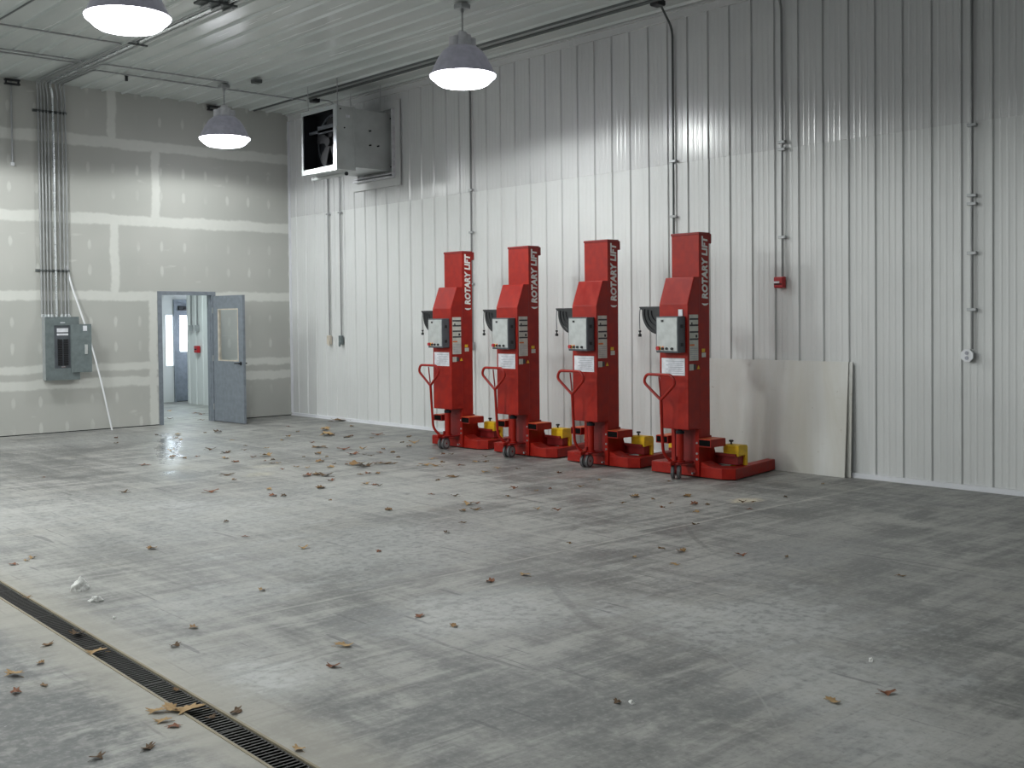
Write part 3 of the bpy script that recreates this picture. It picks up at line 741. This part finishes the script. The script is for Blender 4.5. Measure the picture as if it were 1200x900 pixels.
# boxes at their ends
def outlet(name, y, z, w, h, mat, label, cat):
    t = thing(name, (0, y, z), label, cat)
    MB().box(-.062, -.022, -w / 2, w / 2, -h / 2, h / 2, .006).build('box', M[mat], t)
    MB().box(-.068, -.062, -w / 2 + .004, w / 2 - .004, -h / 2 + .004, h / 2 - .004, .002).build('cover', M[mat], t)
    return t
t = outlet('socket_box', -1.28, 1.36, .10, .15, 'beige', 'beige socket box low on the ribbed wall under the fan unit', 'socket')
MB().box(-.085, -.066, -.05, -.015, -.10, -.02, .005).build('plug', M['beige'], t)
t = outlet('switch_box', -1.64, 1.36, .09, .15, 'panelgrey', 'grey switch box low on the ribbed wall under the fan unit', 'switch')
MB().box(-.085, -.066, -.02, .02, -.11, -.03, .005).build('plug', M['panelgrey'], t)
t = outlet('socket_box', -5.06, 1.30, .08, .12, 'steel', 'metal socket box on the ribbed wall behind the lift nearest the corner', 'socket')
MB().box(-.072, -.067, -.014, .014, .012, .038).box(-.072, -.067, -.014, .014, -.038, -.012).build('socket', M['dark'], t)
t = thing('twin_socket', (0, -12.455, 1.30), 'white twin socket on the ribbed wall right of the boards', 'socket')
def octo(r, c=.35): return [(r * math.cos(math.radians(22.5 + 45 * k)), r * math.sin(math.radians(22.5 + 45 * k))) for k in range(8)]
MB().prism(octo(.062), 'x', -.062, -.022).build('box', M['steel'], t)
MB().prism(octo(.066), 'x', -.072, -.062, .002).build('cover', M['white'], t)
for z in (.024, -.024):
    MB().cyl((-.0775, 0, z), (-.071, 0, z), .018, seg=16).build('socket', M['inkgrey'], t)
t = thing('fire_pull_station', (0, -10.335, 2.065), 'small red fire pull station on the ribbed wall', 'fire alarm')
MB().box(-.075, -.022, -.062, .062, -.062, .062, .008).build('box', M['pull'], t)
MB().box(-.086, -.074, -.056, .056, -.056, .056, .005).build('face', M['pull'], t)
MB().box(-.094, -.085, -.020, .050, -.010, .012, .003).build('pull_bar', M['white'], t)
MB().box(-.092, -.085, -.050, .050, -.026, -.014, .002).build('dark_slot', M['dark'], t)
# beyond the door
t = thing('fire_pull_station', (0, 3.6, 1.13), 'small red fire pull station seen through the open doorway', 'fire alarm')
MB().box(-.09, -.022, -.075, .075, -.07, .07, .008).build('box', M['pull'], t)
MB().box(-.096, -.089, -.04, .05, -.012, .012, .002).build('pull_bar', M['dark'], t)
for y, lb in ((3.88, 'conduit beyond the doorway nearer the end door'), (3.62, 'conduit beyond the doorway above the red pull station')):
    conduit('conduit', [(xw, y, 2.88), (xw, y, 1.62)], .016, lb, group='conduits seen through the doorway')
    b = MB().box(-.07, -.02, y - .05, y + .05, 1.50, 1.62, .005).build('junction_box', M['steel'])
    tag(b, 'small grey box ending the ' + lb, 'junction box', 'boxes seen through the doorway')

# panel conduits: up the drywall and away along the ceiling
PX = [-4.38, -4.335, -4.285, -4.235, -4.165, -4.085, -4.025, -3.975]
routes = {0: [(-4.46, -1.75), (-12, -1.75)], 1: [(-4.41, -1.93), (-12, -1.93)], 2: [(-4.38, -3.20), (-12, -3.20)], 3: [(-4.33, -17)],
          4: [(-4.27, -17)], 5: [(-4.19, -17)], 6: [(-4.13, -1.92), (-2.2, -1.92)], 7: [(-4.07, -1.46), (-.52, -1.42)]}
names = ['first', 'second', 'third', 'fourth', 'bright fifth', 'sixth', 'seventh', 'eighth']
for i, px in enumerate(PX):
    yw = -.035 if i != 4 else -.045
    rt = routes[i]; zc = ZC - .0
    pts = [(px, yw, 1.832), (px, yw, zc - .15), (rt[0][0], -.22, zc), (rt[0][0], rt[0][1], zc)]
    if len(rt) > 1: pts.append((rt[1][0], rt[1][1], zc))
    conduit('panel_conduit', pts, .0125 if i != 4 else .019, '%s conduit above the grey breaker panel, counted from the wall\'s single conduit side' % names[i] if i != 4 else 'thick bright conduit in the middle of those above the breaker panel',
            'steel' if i != 4 else 'steel_bright', group='conduits rising from the breaker panel', fil=.10)
for z, lb in ((2.50, 'lower strut rail holding the conduits above the breaker panel'), (4.93, 'upper strut rail holding the conduits just under the ceiling')):
    s = MB().box(-4.455, -3.945, -.022, -.001, z - .02, z + .02, .002).build('strut_rail', M['copperish']); tag(s, lb, 'bracket', 'strut rails behind the panel conduits')
    for i, px in enumerate(PX):
        MB().box(px - .02, px + .02, -.062, -.020, z - .012, z + .012, .002).build('clamp', M['copperish'], s)
s = conduit('conduit', [(-4.765, -.03, ZC - .02), (-4.765, -.03, 4.10)], .014, 'short single conduit hanging down the drywall by the photo edge', 'steel')
MB().box(-4.79, -4.74, -.05, -.001, 4.06, 4.11, .004).build('end_fitting', M['white'], s)
# long ceiling conduits beside the ribbed wall
conduit('ceiling_conduit', [(-.76, -.12, ZC), (-.76, -17, ZC)], .021, 'long ceiling conduit further from the ribbed wall', 'copperish', group='long ceiling conduits by the ribbed wall')
conduit('ceiling_conduit', [(-.565, -1.6, ZC), (-.565, -17, ZC)], .021, 'long ceiling conduit nearer to the ribbed wall', 'copperish', group='long ceiling conduits by the ribbed wall')
conduit('ceiling_conduit', [(-6.0, -2.4, ZC), (-5.75, -17, ZC)], .012, 'thin ceiling conduit at the top corner of the photo', 'copperish')
conduit('ceiling_conduit', [(-.45, -1.62, ZC), (-.15, -1.66, ZC), (xw - .0, -1.64, ZC - .25), (xw, -1.64, 4.7)], .012, 'short conduit bending from the ceiling box to the fan unit', 'steel')
def cbox(x, y, w, h, mat, label, name='junction_box', cat='junction box'):
    t = thing(name, (x, y, H - .02), label, cat)
    MB().box(-w / 2, w / 2, -w / 2, w / 2, -h, 0, .006).build('box', M[mat], t)
    mb = MB(); mb.box(-w / 2 + .006, w / 2 - .006, -w / 2 + .006, w / 2 - .006, -h - .006, -h, .002); mb.build('cover', M[mat], t)
    return t
cbox(-.47, -1.60, .13, .06, 'black', 'dark ceiling box above the fan unit')
cbox(-.50, -9.0, .13, .06, 'black', 'dark ceiling box feeding the curved conduit at the photo top')
cbox(-.45, -10.44, .12, .06, 'black', 'dark ceiling box above the pull station conduit')
cbox(-1.93, -2.30, .13, .05, 'copperish', 'small dark ceiling box beside the lamp near the corner')
t = thing('ceiling_hook', (-3.58, -1.42, H - .02), 'small black hook under the ceiling conduits', 'hook')
MB().cyl((0, 0, -.03), (0, 0, 0), .03, seg=12).build('base', M['black'], t); MB().cyl((0, 0, -.10), (0, 0, -.03), .022, seg=10).build('stem', M['black'], t)
t = thing('cable_clamp', (-4.35, -5.75, H - .02), 'dark clamped fitting on the conduit bundle at the photo top', 'fitting')
MB().box(-.25, .20, -.10, .10, -.065, -.036, .006).build('plate', M['copperish'], t)
for k in range(3): MB().cyl((-.15 + k * .14, -.12, -.084), (-.15 + k * .14, .12, -.084), .018, seg=10).build('clamp', M['steel'], t)
for x, y, lb in ((-1.49, -.06, 'small dark bracket at the drywall top near the corner lamp'), (-4.77, -.10, 'small dark bracket at the drywall top above the single conduit')):
    t = thing('ceiling_bracket', (x, y, H - .03), lb, 'bracket'); MB().box(-.11, .11, -.03, .03, -.09, -.065, .003).box(-.11, .11, -.03, .03, -.03, -.005, .003).build('plate', M['black'], t)
    MB().box(-.10, -.08, -.02, .02, -.07, -.02).box(.08, .10, -.02, .02, -.07, -.02).build('tab', M['black'], t)
for y in (-3.4,):
    t = thing('strut_hanger', (-4.28, y, H - .02), 'ceiling strut carrying the conduit bundle', 'bracket')
    MB().box(-.12, .14, -.02, .02, -.055, -.035, .003).build('bar', M['copperish'], t)

# ================================================================== BREAKER PANEL
t = thing('breaker_panel', (-4.12, 0, 1.30), 'grey breaker panel with open door on the drywall under the conduits', 'breaker panel')
MB().box(-.255, .245, -.15, -.003, -.475, .485, .004).build('enclosure', M['panelside'], t)
w0, w1, h0, h1 = -.13, .115, -.30, .36
mb = MB().frame('y', -.165, -.15, (-.262, .252, -.48, .49), (w0, w1, h0, h1))
mb.build('trim_cover', M['panelgrey'], t)
rc = MB().box(w0, w1, -.153, -.149, h0, h1).build('dead_front', M['boxgrey'], t)
MB().box(-.085, .085, -.158, -.152, .255, .315).box(-.085, .085, -.158, -.152, .205, .235).build('circuit_chart', M['paper'], rc)
for sx in (-1, 1):
    mb = MB()
    for k in range(17): mb.box(sx * .045 - .033, sx * .045 + .033, -.170, -.152, -.255 + k * .024, -.255 + k * .024 + .019, .002)
    mb.build('breaker_column', M['black'], rc)
MB().box(-.03, .03, -.170, -.152, -.285, -.272).build('chrome_tie', M['steel_bright'], rc)
MB().box(-.035, .035, -.170, -.164, .395, .408).build('name_plate', M['paper'], t)
pd = MB().box(0, .30, -.012, 0, -.37, .375, .003).build('panel_door', M['panelgrey'], t); pd.location = (.122, -.172, 0)
pd.rotation_euler.z = math.radians(-9)
MB().box(.175, .235, -.016, -.012, .27, .35).build('sticker', M['paper'], pd)
MB().box(.195, .24, -.022, -.012, -.09, .06, .004).build('door_latch', M['faceplate'], pd)
mb = MB()
for i, px in enumerate(PX): mb.cyl((px + 4.12, -.045, .485), (px + 4.12, -.045, .53), .022, seg=12)
mb.build('conduit_hub', M['steel_bright'], t)

# leaning corner bead
cb = [(-3.985, -.016, 2.58), (-3.935, -.055, 2.28), (-3.855, -.12, 1.96), (-3.775, -.175, 1.65), (-3.68, -.23, 1.26), (-3.575, -.29, .72), (-3.455, -.35, .012)]
mb = MB(); pts = fillet(cb, .2, 4)
for sgn in (1,):
    rings = []
    for p in pts:
        rings.append([mb.bm.verts.new(p + Vector(q)) for q in ((-.014, 0, 0), (0, -.009, 0), (.014, 0, 0), (.014, .003, 0), (0, -.005, 0), (-.014, .003, 0))])
    for A, B in zip(rings, rings[1:]):
        for j in range(6): mb.bm.faces.new((A[j], A[(j + 1) % 6], B[(j + 1) % 6], B[j]))
    mb.bm.faces.new(rings[0]); mb.bm.faces.new(rings[-1][::-1])
tag(mb.build('corner_bead', M['white']), 'long white bowed metal bead leaning on the drywall beside the breaker panel', 'strip')

# ================================================================== TRENCH DRAIN
ang = -math.atan(.032)
y = DY1; k = 0
dc = thing('drain_channel', (0, 0, 0), 'tan-edged trench channel crossing the floor under the grates', 'drain')
mb = MB(); P = lambda dx, yy: (dx_at(yy) + dx, yy)
mb.prism([P(-HW, DY0), P(-HW, DY1), P(HW, DY1), P(HW, DY0)], 'z', -.17, -.15); mb.build('channel_bottom', M['pit'], dc)
mb = MB()
for s in (-1, 1):
    a, b = s * HW, s * (HW - .004)
    mb.prism([P(a, DY0), P(a, DY1), P(b, DY1), P(b, DY0)], 'z', -.15, -.02)
mb.build('channel_side', M['pit'], dc)
mb = MB()
for s in (-1, 1):
    a, b = s * (HW + .007), s * (HW - .005)
    mb.prism([P(a, DY0), P(a, DY1), P(b, DY1), P(b, DY0)], 'z', -.02, .0035)
mb.build('edge_angle', M['drain_edge'], dc)
me = None
labs = {}
seg = .80; k = 0
def grate_mesh():
    mb = MB(); w = HW - .008
    mb.box(-w, -w + .007, -seg + .004, -.004, -.026, -.003).box(w - .007, w, -seg + .004, -.004, -.026, -.003)
    mb.box(-.004, .004, -seg + .004, -.004, -.026, -.008)
    n = 27
    for i in range(n + 1):
        yy = -.008 - (seg - .016) * i / n
        mb.box(-w, w, yy - .0045, yy + .0045, -.022, -.003)
    return mb
y = -8.42; gm = None
i = 0
while y - seg > DY0:
    if gm is None: o = grate_mesh().build('drain_grate', M['grate']); gm = o
    else: o = gm.copy(); COL.objects.link(o)
    o.location = (dx_at(y), y, 0); o.rotation_euler.z = ang
    d = ['at the photo edge with grit on it', 'with a curled leaf across its edge', 'crossed by the pale saw-cut line', 'under the heap of tan leaves', 'at the bottom edge of the photo']
    idx = {2: 0, 3: 1, 4: 2, 5: 3, 6: 4}.get(i)
    lab = {1: 'dark slotted drain grate just entering the photo at its edge', 2: 'dark slotted drain grate by the crumpled white paper', 3: 'dark slotted drain grate scattered with pale leaf bits', 4: 'dark slotted drain grate between the leaf bits and the leaf heap',
           5: 'dark slotted drain grate beside the heap of tan leaves', 6: 'dark slotted drain grate at the bottom edge of the photo'}.get(i, 'dark slotted drain grate beyond the photo frame')
    tag(o, lab, 'drain grate', 'grates along the trench drain'); y -= seg; i += 1

# ================================================================== LEAVES AND SCRAPS
def leaf_mesh(seed, mat):
    rnd = random.Random(seed); mb = MB(); n = 22; top = []; lob = rnd.choice((3, 4, 5)); ph = rnd.random() * 6
    el = rnd.uniform(1.3, 1.9); curl = rnd.uniform(.10, .38); cx = rnd.uniform(-.5, .5)
    def P(r, a):
        x = math.cos(a) * r * .5; y = math.sin(a) * r * .5 / el
        z = curl * (abs(x * math.cos(cx) + y * math.sin(cx)) ** 1.6) * 1.1 + .10 * math.sin(6 * x + ph) * abs(y) * 3
        return x, y, z
    rings = [[(0, 0, .02)]]
    for q in (.5, 1.):
        ring = []
        for j in range(n):
            a = TAU * j / n
            r = q * (1 + (.30 * math.sin(lob * 2 * a + ph) + .12 * rnd.uniform(-1, 1)) * (q > .6))
            ring.append(P(r, a))
        rings.append(ring)
    zmin = min(p[2] for r in rings for p in r)
    T = []
    for dz in (.012, 0):
        T.append([[mb.bm.verts.new((p[0], p[1], p[2] - zmin + dz)) for p in r] for r in rings])
    for L in T:
        for j in range(n):
            k = (j + 1) % n
            mb.bm.faces.new((L[0][0], L[1][j], L[1][k])); mb.bm.faces.new((L[1][j], L[2][j], L[2][k], L[1][k]))
    for j in range(n):
        k = (j + 1) % n; mb.bm.faces.new((T[0][2][j], T[0][2][k], T[1][2][k], T[1][2][j]))
    mb.tube([(-.48, 0, .02), (-.62, .03, .03), (-.75, .02, .015)], .012, 5)
    bmesh.ops.recalc_face_normals(mb.bm, faces=mb.bm.faces[:])
    me = bpy.data.meshes.new('fallen_leaf'); mb.bm.to_mesh(me); mb.bm.free(); me.materials.append(mat); return me
LM = [leaf_mesh(100 + i, LEAFM[i % 5]) for i in range(15)]
LEAVES = [
    (-1.17,2.53,0.081,'c1.0'), (-1.91,0.91,0.067,'c1.1'), (-1.05,1.68,0.087,'c1.2'), (-1.08,1.38,0.086,'c1.3'), (-1.63,0.29,0.066,'c1.4'), (-3.25,-1.51,0.051,'c1.5'),
    (-3.03,-1.75,0.096,'c1.6'), (-3.26,-2.15,0.056,'c1.7'), (-3.31,-2.43,0.049,'c1.8'), (-2.6,-1.77,0.045,'c1.9'), (-2.42,-1.83,0.114,'c1.10'), (-3.58,-3.87,0.09,'c1.11'),
    (-4.0,-3.59,0.062,'c1.12'), (-4.27,-4.21,0.102,'c1.13'), (-4.24,-4.49,0.058,'c1.14'), (-4.04,-4.43,0.048,'c1.15'), (-3.59,-4.33,0.096,'c1.16'), (-3.88,-4.87,0.084,'c1.17'),
    (-3.96,-5.26,0.093,'c1.18'), (-3.58,-5.01,0.048,'c1.19'), (-4.58,-6.24,0.094,'c1.20'), (-4.7,-6.62,0.05,'c1.21'), (-4.87,-4.75,0.071,'c1.22'), (-3.85,-1.46,0.05,'c1.23'),
    (-4.13,-2.13,0.054,'c1.24'), (-5.91,-6.62,0.064,'c1.25'), (-5.27,-7.22,0.096,'c1.26'), (-6.89,-9.45,0.064,'c1.27'), (-7.72,-9.21,0.034,'c1.28'), (-7.66,-9.15,0.039,'c1.29'),
    (-7.83,-9.27,0.045,'c1.30'), (-6.16,-9.53,0.024,'c1.31'), (-2.82,-3.04,0.043,'c1.32'), (-3.28,-4.23,0.045,'c1.33'), (-3.02,-3.79,0.041,'c1.34'), (-6.09,-4.9,0.028,'c1.35'),
    (-5.96,-8.84,0.04,'c1.36'), (-0.07,-1.65,0.215,'c2.0'), (0.02,-1.86,0.089,'c2.1'), (-0.51,-2.62,0.068,'c2.2'), (-1.08,-2.74,0.165,'c2.3'), (-1.21,-1.84,0.051,'c2.4'),
    (-2.0,-3.19,0.069,'c2.5'), (-1.5,-3.43,0.189,'c2.6'), (-1.48,-3.54,0.094,'c2.7'), (-1.47,-3.93,0.092,'c2.8'), (-1.33,-3.84,0.056,'c2.9'), (-0.99,-3.99,0.11,'c2.10'),
    (-1.26,-4.25,0.046,'c2.11'), (-0.81,-4.53,0.086,'c2.12'), (-1.32,-5.06,0.053,'c2.13'), (-1.55,-5.52,0.063,'c2.14'), (-1.24,-5.22,0.102,'c2.15'), (-2.2,-4.15,0.053,'c2.16'),
    (-2.44,-4.71,0.142,'c2.17'), (-2.83,-5.31,0.095,'c2.18'), (-3.39,-5.0,0.102,'c2.19'), (-2.97,-4.27,0.051,'c2.20'), (-3.67,-5.45,0.036,'c2.21'), (-3.56,-5.45,0.052,'c2.22'),
    (-3.66,-5.75,0.041,'c2.23'), (-3.71,-5.7,0.041,'c2.24'), (-3.91,-6.27,0.039,'c2.25'), (-3.69,-6.21,0.049,'c2.26'), (-3.64,-6.37,0.039,'c2.27'), (-3.43,-6.53,0.086,'c2.28'),
    (-2.93,-5.67,0.037,'c2.29'), (-3.23,-6.29,0.04,'c2.30'), (-3.13,-5.46,0.037,'c2.31'), (-3.24,-6.0,0.09,'c2.32'), (-2.35,-5.16,0.112,'c2.33'), (-2.56,-5.69,0.113,'c2.34'),
    (-2.13,-5.29,0.07,'c2.35'), (-2.48,-5.97,0.048,'c2.36'), (-2.22,-5.79,0.054,'c2.37'), (-1.96,-5.51,0.05,'c2.38'), (-2.09,-5.9,0.068,'c2.39'), (-2.34,-6.36,0.058,'c2.40'),
    (-2.47,-5.82,0.032,'c2.41'), (-2.85,-6.6,0.045,'c2.42'), (-3.1,-6.56,0.15,'c2.43'), (-3.09,-6.74,0.124,'c2.44'), (-2.81,-6.71,0.113,'c2.45'), (-2.74,-6.77,0.088,'c2.46'),
    (-3.16,-6.45,0.045,'c2.47'), (-4.0,-6.94,0.105,'c2.48'), (-3.87,-6.93,0.106,'c2.49'), (-3.86,-7.09,0.116,'c2.50'), (-3.52,-7.27,0.047,'c2.51'), (-3.42,-7.26,0.059,'c2.52'),
    (-3.35,-7.35,0.052,'c2.53'), (-3.89,-7.9,0.066,'c2.54'), (-3.86,-8.01,0.055,'c2.55'), (-3.85,-8.09,0.044,'c2.56'), (-4.79,-7.51,0.06,'c2.57'), (-4.96,-7.88,0.073,'c2.58'),
    (-4.9,-7.98,0.052,'c2.59'), (-4.36,-7.79,0.097,'c2.60'), (-4.72,-8.52,0.034,'c2.61'), (-4.63,-9.33,0.076,'c2.62'), (-2.15,-6.8,0.065,'c2.63'), (-2.56,-7.18,0.104,'c2.64'),
    (-2.51,-7.32,0.086,'c2.65'), (-2.25,-7.12,0.056,'c2.66'), (-2.29,-7.5,0.062,'c2.67'), (-1.97,-7.4,0.056,'c2.68'), (-1.86,-7.45,0.061,'c2.69'), (-2.46,-8.14,0.061,'c2.70'),
    (-2.14,-7.98,0.053,'c2.71'), (-1.56,-7.1,0.052,'c2.72'), (-2.94,-8.16,0.092,'c2.73'), (-3.2,-8.23,0.049,'c2.74'), (-3.83,-8.92,0.041,'c2.75'), (-3.74,-9.18,0.051,'c2.76'),
    (-3.95,-9.63,0.068,'c2.77'), (-3.86,-9.64,0.043,'c2.78'), (-4.08,-9.89,0.067,'c2.79'), (-4.21,-9.86,0.057,'c2.80'), (-4.56,-10.29,0.039,'c2.81'), (-4.94,-10.55,0.044,'c2.82'),
    (-1.69,-6.59,0.048,'c2.83'), (-1.76,-6.51,0.048,'c2.84'), (-6.07,-10.25,0.051,'c2.85'), (-5.74,-10.75,0.02,'c2.86'), (-3.38,-9.54,0.041,'c2.87'), (-2.33,-3.57,0.048,'c2.88'),
    (-1.55,-2.7,0.045,'c2.89'), (-4.02,-7.44,0.068,'c2.90'), (-1.93,-8.77,0.056,'c3.0'), (-2.47,-9.62,0.056,'c3.1'), (-2.78,-9.5,0.038,'c3.2'), (-2.97,-9.5,0.042,'c3.3'),
    (-3.01,-9.22,0.064,'c3.4'), (-3.68,-10.26,0.046,'c3.5'), (-3.59,-10.42,0.06,'c3.6'), (-2.57,-10.43,0.101,'c3.7'), (-2.9,-10.58,0.047,'c3.8'), (-2.56,-10.65,0.044,'c3.9'),
    (-2.84,-11.0,0.049,'c3.10'), (-1.58,-10.02,0.04,'c3.11'), (-2.2,-10.76,0.081,'c3.12'), (-2.51,-11.09,0.07,'c3.13'), (-2.44,-11.19,0.054,'c3.14'), (-2.82,-11.36,0.065,'c3.15'),
    (-3.27,-11.71,0.049,'c3.16'), (-4.19,-12.13,0.05,'c3.17'), (-4.17,-12.3,0.077,'c3.18'), (-4.56,-12.2,0.042,'c3.19'), (-4.54,-12.55,0.051,'c3.20'), (-3.97,-12.68,0.058,'c3.21'),
    (-2.11,-11.33,0.055,'c3.22'), (-2.03,-11.39,0.039,'c3.23'), (-2.37,-11.6,0.038,'c3.24'), (-4.53,-11.52,0.032,'c3.25'), (-5.48,-12.05,0.059,'c3.26'), (-2.03,-9.45,0.036,'c3.27'),
    (-2.61,-10.9,0.039,'c3.28'), (-2.01,-8.18,0.043,'c3.29'), (-0.66,-11.25,0.03,'c4.0'), (-1.61,-11.45,0.036,'c4.1'), (-3.78,-12.93,0.042,'c4.2'), (-3.75,-13.78,0.047,'c4.3'),
    (-8.09,-10.32,0.04,'c5.0'), (-8.17,-11.35,0.07,'c5.1'), (-8.36,-11.44,0.051,'c5.2'), (-8.5,-11.74,0.043,'c5.3'), (-8.66,-11.84,0.078,'c5.4'), (-8.74,-12.11,0.054,'c5.5'),
    (-8.23,-11.76,0.077,'c5.6'), (-7.88,-11.94,0.05,'c5.7'), (-7.65,-11.68,0.047,'c5.8'), (-8.58,-13.18,0.051,'c5.9'), (-8.77,-13.14,0.046,'c5.10'), (-8.13,-13.06,0.056,'c5.11'),
    (-8.24,-13.04,0.037,'c5.12'), (-8.18,-12.6,0.04,'c5.13'), (-8.4,-13.03,0.045,'c5.14'), (-8.38,-12.81,0.065,'c5.15'), (-8.32,-12.83,0.075,'c5.16'), (-8.27,-12.89,0.103,'c5.17'),
    (-8.41,-12.94,0.055,'c5.18'), (-8.61,-12.1,0.04,'c5.19'), (-6.94,-11.18,0.04,'c6.0'), (-6.6,-12.37,0.055,'c6.1'), (-6.59,-12.67,0.047,'c6.2'), (-7.24,-12.56,0.072,'c6.3'),
    (-7.47,-12.81,0.052,'c6.4'), (-5.76,-12.02,0.055,'c6.5'), (-8.15,-13.61,0.047,'c6.6'), (-6.84,-14.12,0.028,'c7.0'), (-6.15,-14.77,0.056,'c8.0'), (-5.88,-14.88,0.058,'c8.1'),
]

SPECIAL = {'c5.4': 'tan leaf lying left of the drain', 'c5.5': 'dark curled leaf on pale floor left of the drain', 'c5.6': 'tan leaf resting across the drain edge', 'c5.3': 'small pinkish leaf on the joint line by the drain',
 'c5.2': 'thin brown leaf on the tan stained concrete beside the drain', 'c5.7': 'upright brown leaf on bare floor between the drain and a small dark leaf', 'c5.8': 'small dark leaf on the pale joint line', 'c5.9': 'reddish brown leaf low in the corner left of the drain',
 'c5.10': 'curled leaf with pale edge at the photo bottom', 'c5.11': 'ragged brown leaf right of the drain beside the white dust patch', 'c5.1': 'yellowish leaf bits lying on the drain grate', 'c5.0': 'grey green leaf bit on the drain grate near the white paper',
 'c6.1': 'star shaped tan leaf on the bare middle floor', 'c6.2': 'small tan curled leaf right of the star shaped leaf', 'c6.3': 'flat pale leaf on the scratched line', 'c6.4': 'yellow brown leaf below the flat pale leaf', 'c6.5': 'dark brown leaf at the end of the long scratch',
 'c6.0': 'small dark leaf alone on the floor behind the joint line', 'c6.6': 'reddish leaf at the drain end by the photo bottom', 'c7.0': 'tiny tan leaf alone on the dark front floor', 'c8.0': 'pale tan leaf lying alone in front, near the rusty leaf', 'c8.1': 'rusty red brown upright leaf alone in front',
 'c4.2': 'small dark red leaf with a raised stalk', 'c4.3': 'orange leaf alone on the floor before the white baseboard', 'c4.0': 'tiny dark leaf on the floor near the leaning board', 'c4.1': 'small brown leaf near the board beside the tan patch',
 'c3.26': 'pinkish tan flat leaf on the bare floor in front of the lifts', 'c3.21': 'brown leaf alone on the yellowish floor patch', 'c1.26': 'orange tan leaf with a crumbled patch before the drywall', 'c1.27': 'thin brown leaf alone on the floor before the drywall',
 'c1.28': 'small brown leaf by the photo edge beside its twin', 'c1.29': 'tan leaf bit by the photo edge', 'c1.30': 'darker leaf by the photo edge, nearest the drain', 'c2.60': 'yellow tan leaf with pointed lobes on pale floor', 'c5.19': 'faint grey leaf bit left of the drain'}
for i in range(15, 19): SPECIAL['c5.%d' % i] = ['large tan leaf at the near end of the heap on the drain', 'middle leaf of the tan heap on the drain edge', 'long pale leaf of the heap reaching over the grate', 'lower leaf of the tan heap beside the drain'][i - 15]
SPECIAL['c5.12'] = 'tan leaf lying on the slats past the leaf heap'; SPECIAL['c5.13'] = 'brown leaf wedged at the grate edge'; SPECIAL['c5.14'] = 'small leaf just below the tan heap'
rl = random.Random(3)
for (x, y, s, key) in LEAVES:
    c = int(key.split('.')[0][1:])
    i = rl.randrange(15); rz = rl.random() * TAU
    if key in ('c8.1',): i = 4
    if key in ('c8.0', 'c6.3', 'c3.26', 'c5.15', 'c5.16', 'c5.17', 'c5.18', 'c5.4', 'c5.6'): i = 3
    o = bpy.data.objects.new('fallen_leaf', LM[i]); COL.objects.link(o)
    s2 = max(s * (1.4 if c <= 2 else 1.25), .05)
    o.location = (x, y, .001); o.rotation_euler = (0, 0, rz); o.scale = (s2, s2, s2 * (.8 if s2 > .1 else 1.0))
    if key in SPECIAL: tag(o, SPECIAL[key], 'leaf', 'fallen leaves in front')
    elif y > 0: tag(o, 'dry brown leaf on the floor beyond the open doorway', 'leaf', 'leaves beyond the doorway')
    elif c == 1: tag(o, 'dry brown leaf on the floor before the drywall and open door', 'leaf', 'leaves before the drywall')
    elif c == 2 and x < -3.2 or (c == 2 and y > -4.5): tag(o, 'dry leaf in the scatter between the wall corner and the lifts', 'leaf', 'leaves scattered near the corner')
    elif c in (2,): tag(o, 'dry leaf on the floor just before the two lifts nearest the corner', 'leaf', 'leaves before the far lifts')
    elif c == 5: tag(o, 'dry leaf in the heap by the drain', 'leaf', 'leaves at the drain')
    else: tag(o, 'dry leaf on the floor before the two lifts nearest the boards', 'leaf', 'leaves before the near lifts')
def scrap(x, y, s, seed, label):
    rnd = random.Random(seed); mb = MB(); bmesh.ops.create_icosphere(mb.bm, subdivisions=3, radius=.5)
    for v in mb.bm.verts:
        n = mnoise.noise(v.co * 3 + Vector((seed, 0, 0))); v.co *= 1 + .75 * n
        v.co.z = max(v.co.z, -.12) * .8; v.co.y *= .6
    zm = min(v.co.z for v in mb.bm.verts)
    for v in mb.bm.verts: v.co.z -= zm
    o = mb.build('paper_scrap', M['trash']); o.location = (x, y, 0); o.scale = (s, s, s); o.rotation_euler.z = rnd.random() * 6
    tag(o, label, 'paper scrap', 'white scraps on the floor')
scrap(-7.76, -10.33, .13, 1, 'crumpled white paper scrap, the largest, beside the drain')
scrap(-7.81, -10.70, .07, 2, 'small white paper scrap in front of the crumpled one')
scrap(-7.89, -11.17, .025, 3, 'tiny white speck of paper between the scraps and the drain leaves')
scrap(-6.80, -14.17, .03, 4, 'tiny white chip beside the lone tan leaf in front')
scrap(-5.50, -14.58, .032, 5, 'tiny white chip on the dusty floor in front')

# ================================================================== WORLD / VIEW
wd = bpy.data.worlds.new('world'); SC.world = wd; wd.use_nodes = True
wd.node_tree.nodes['Background'].inputs[0].default_value = (.5, .55, .6, 1); wd.node_tree.nodes['Background'].inputs[1].default_value = .05
vs = SC.view_settings; vs.view_transform = 'Standard'; vs.look = 'None'; vs.gamma = 1; vs.use_curve_mapping = False; vs.exposure = 0.0
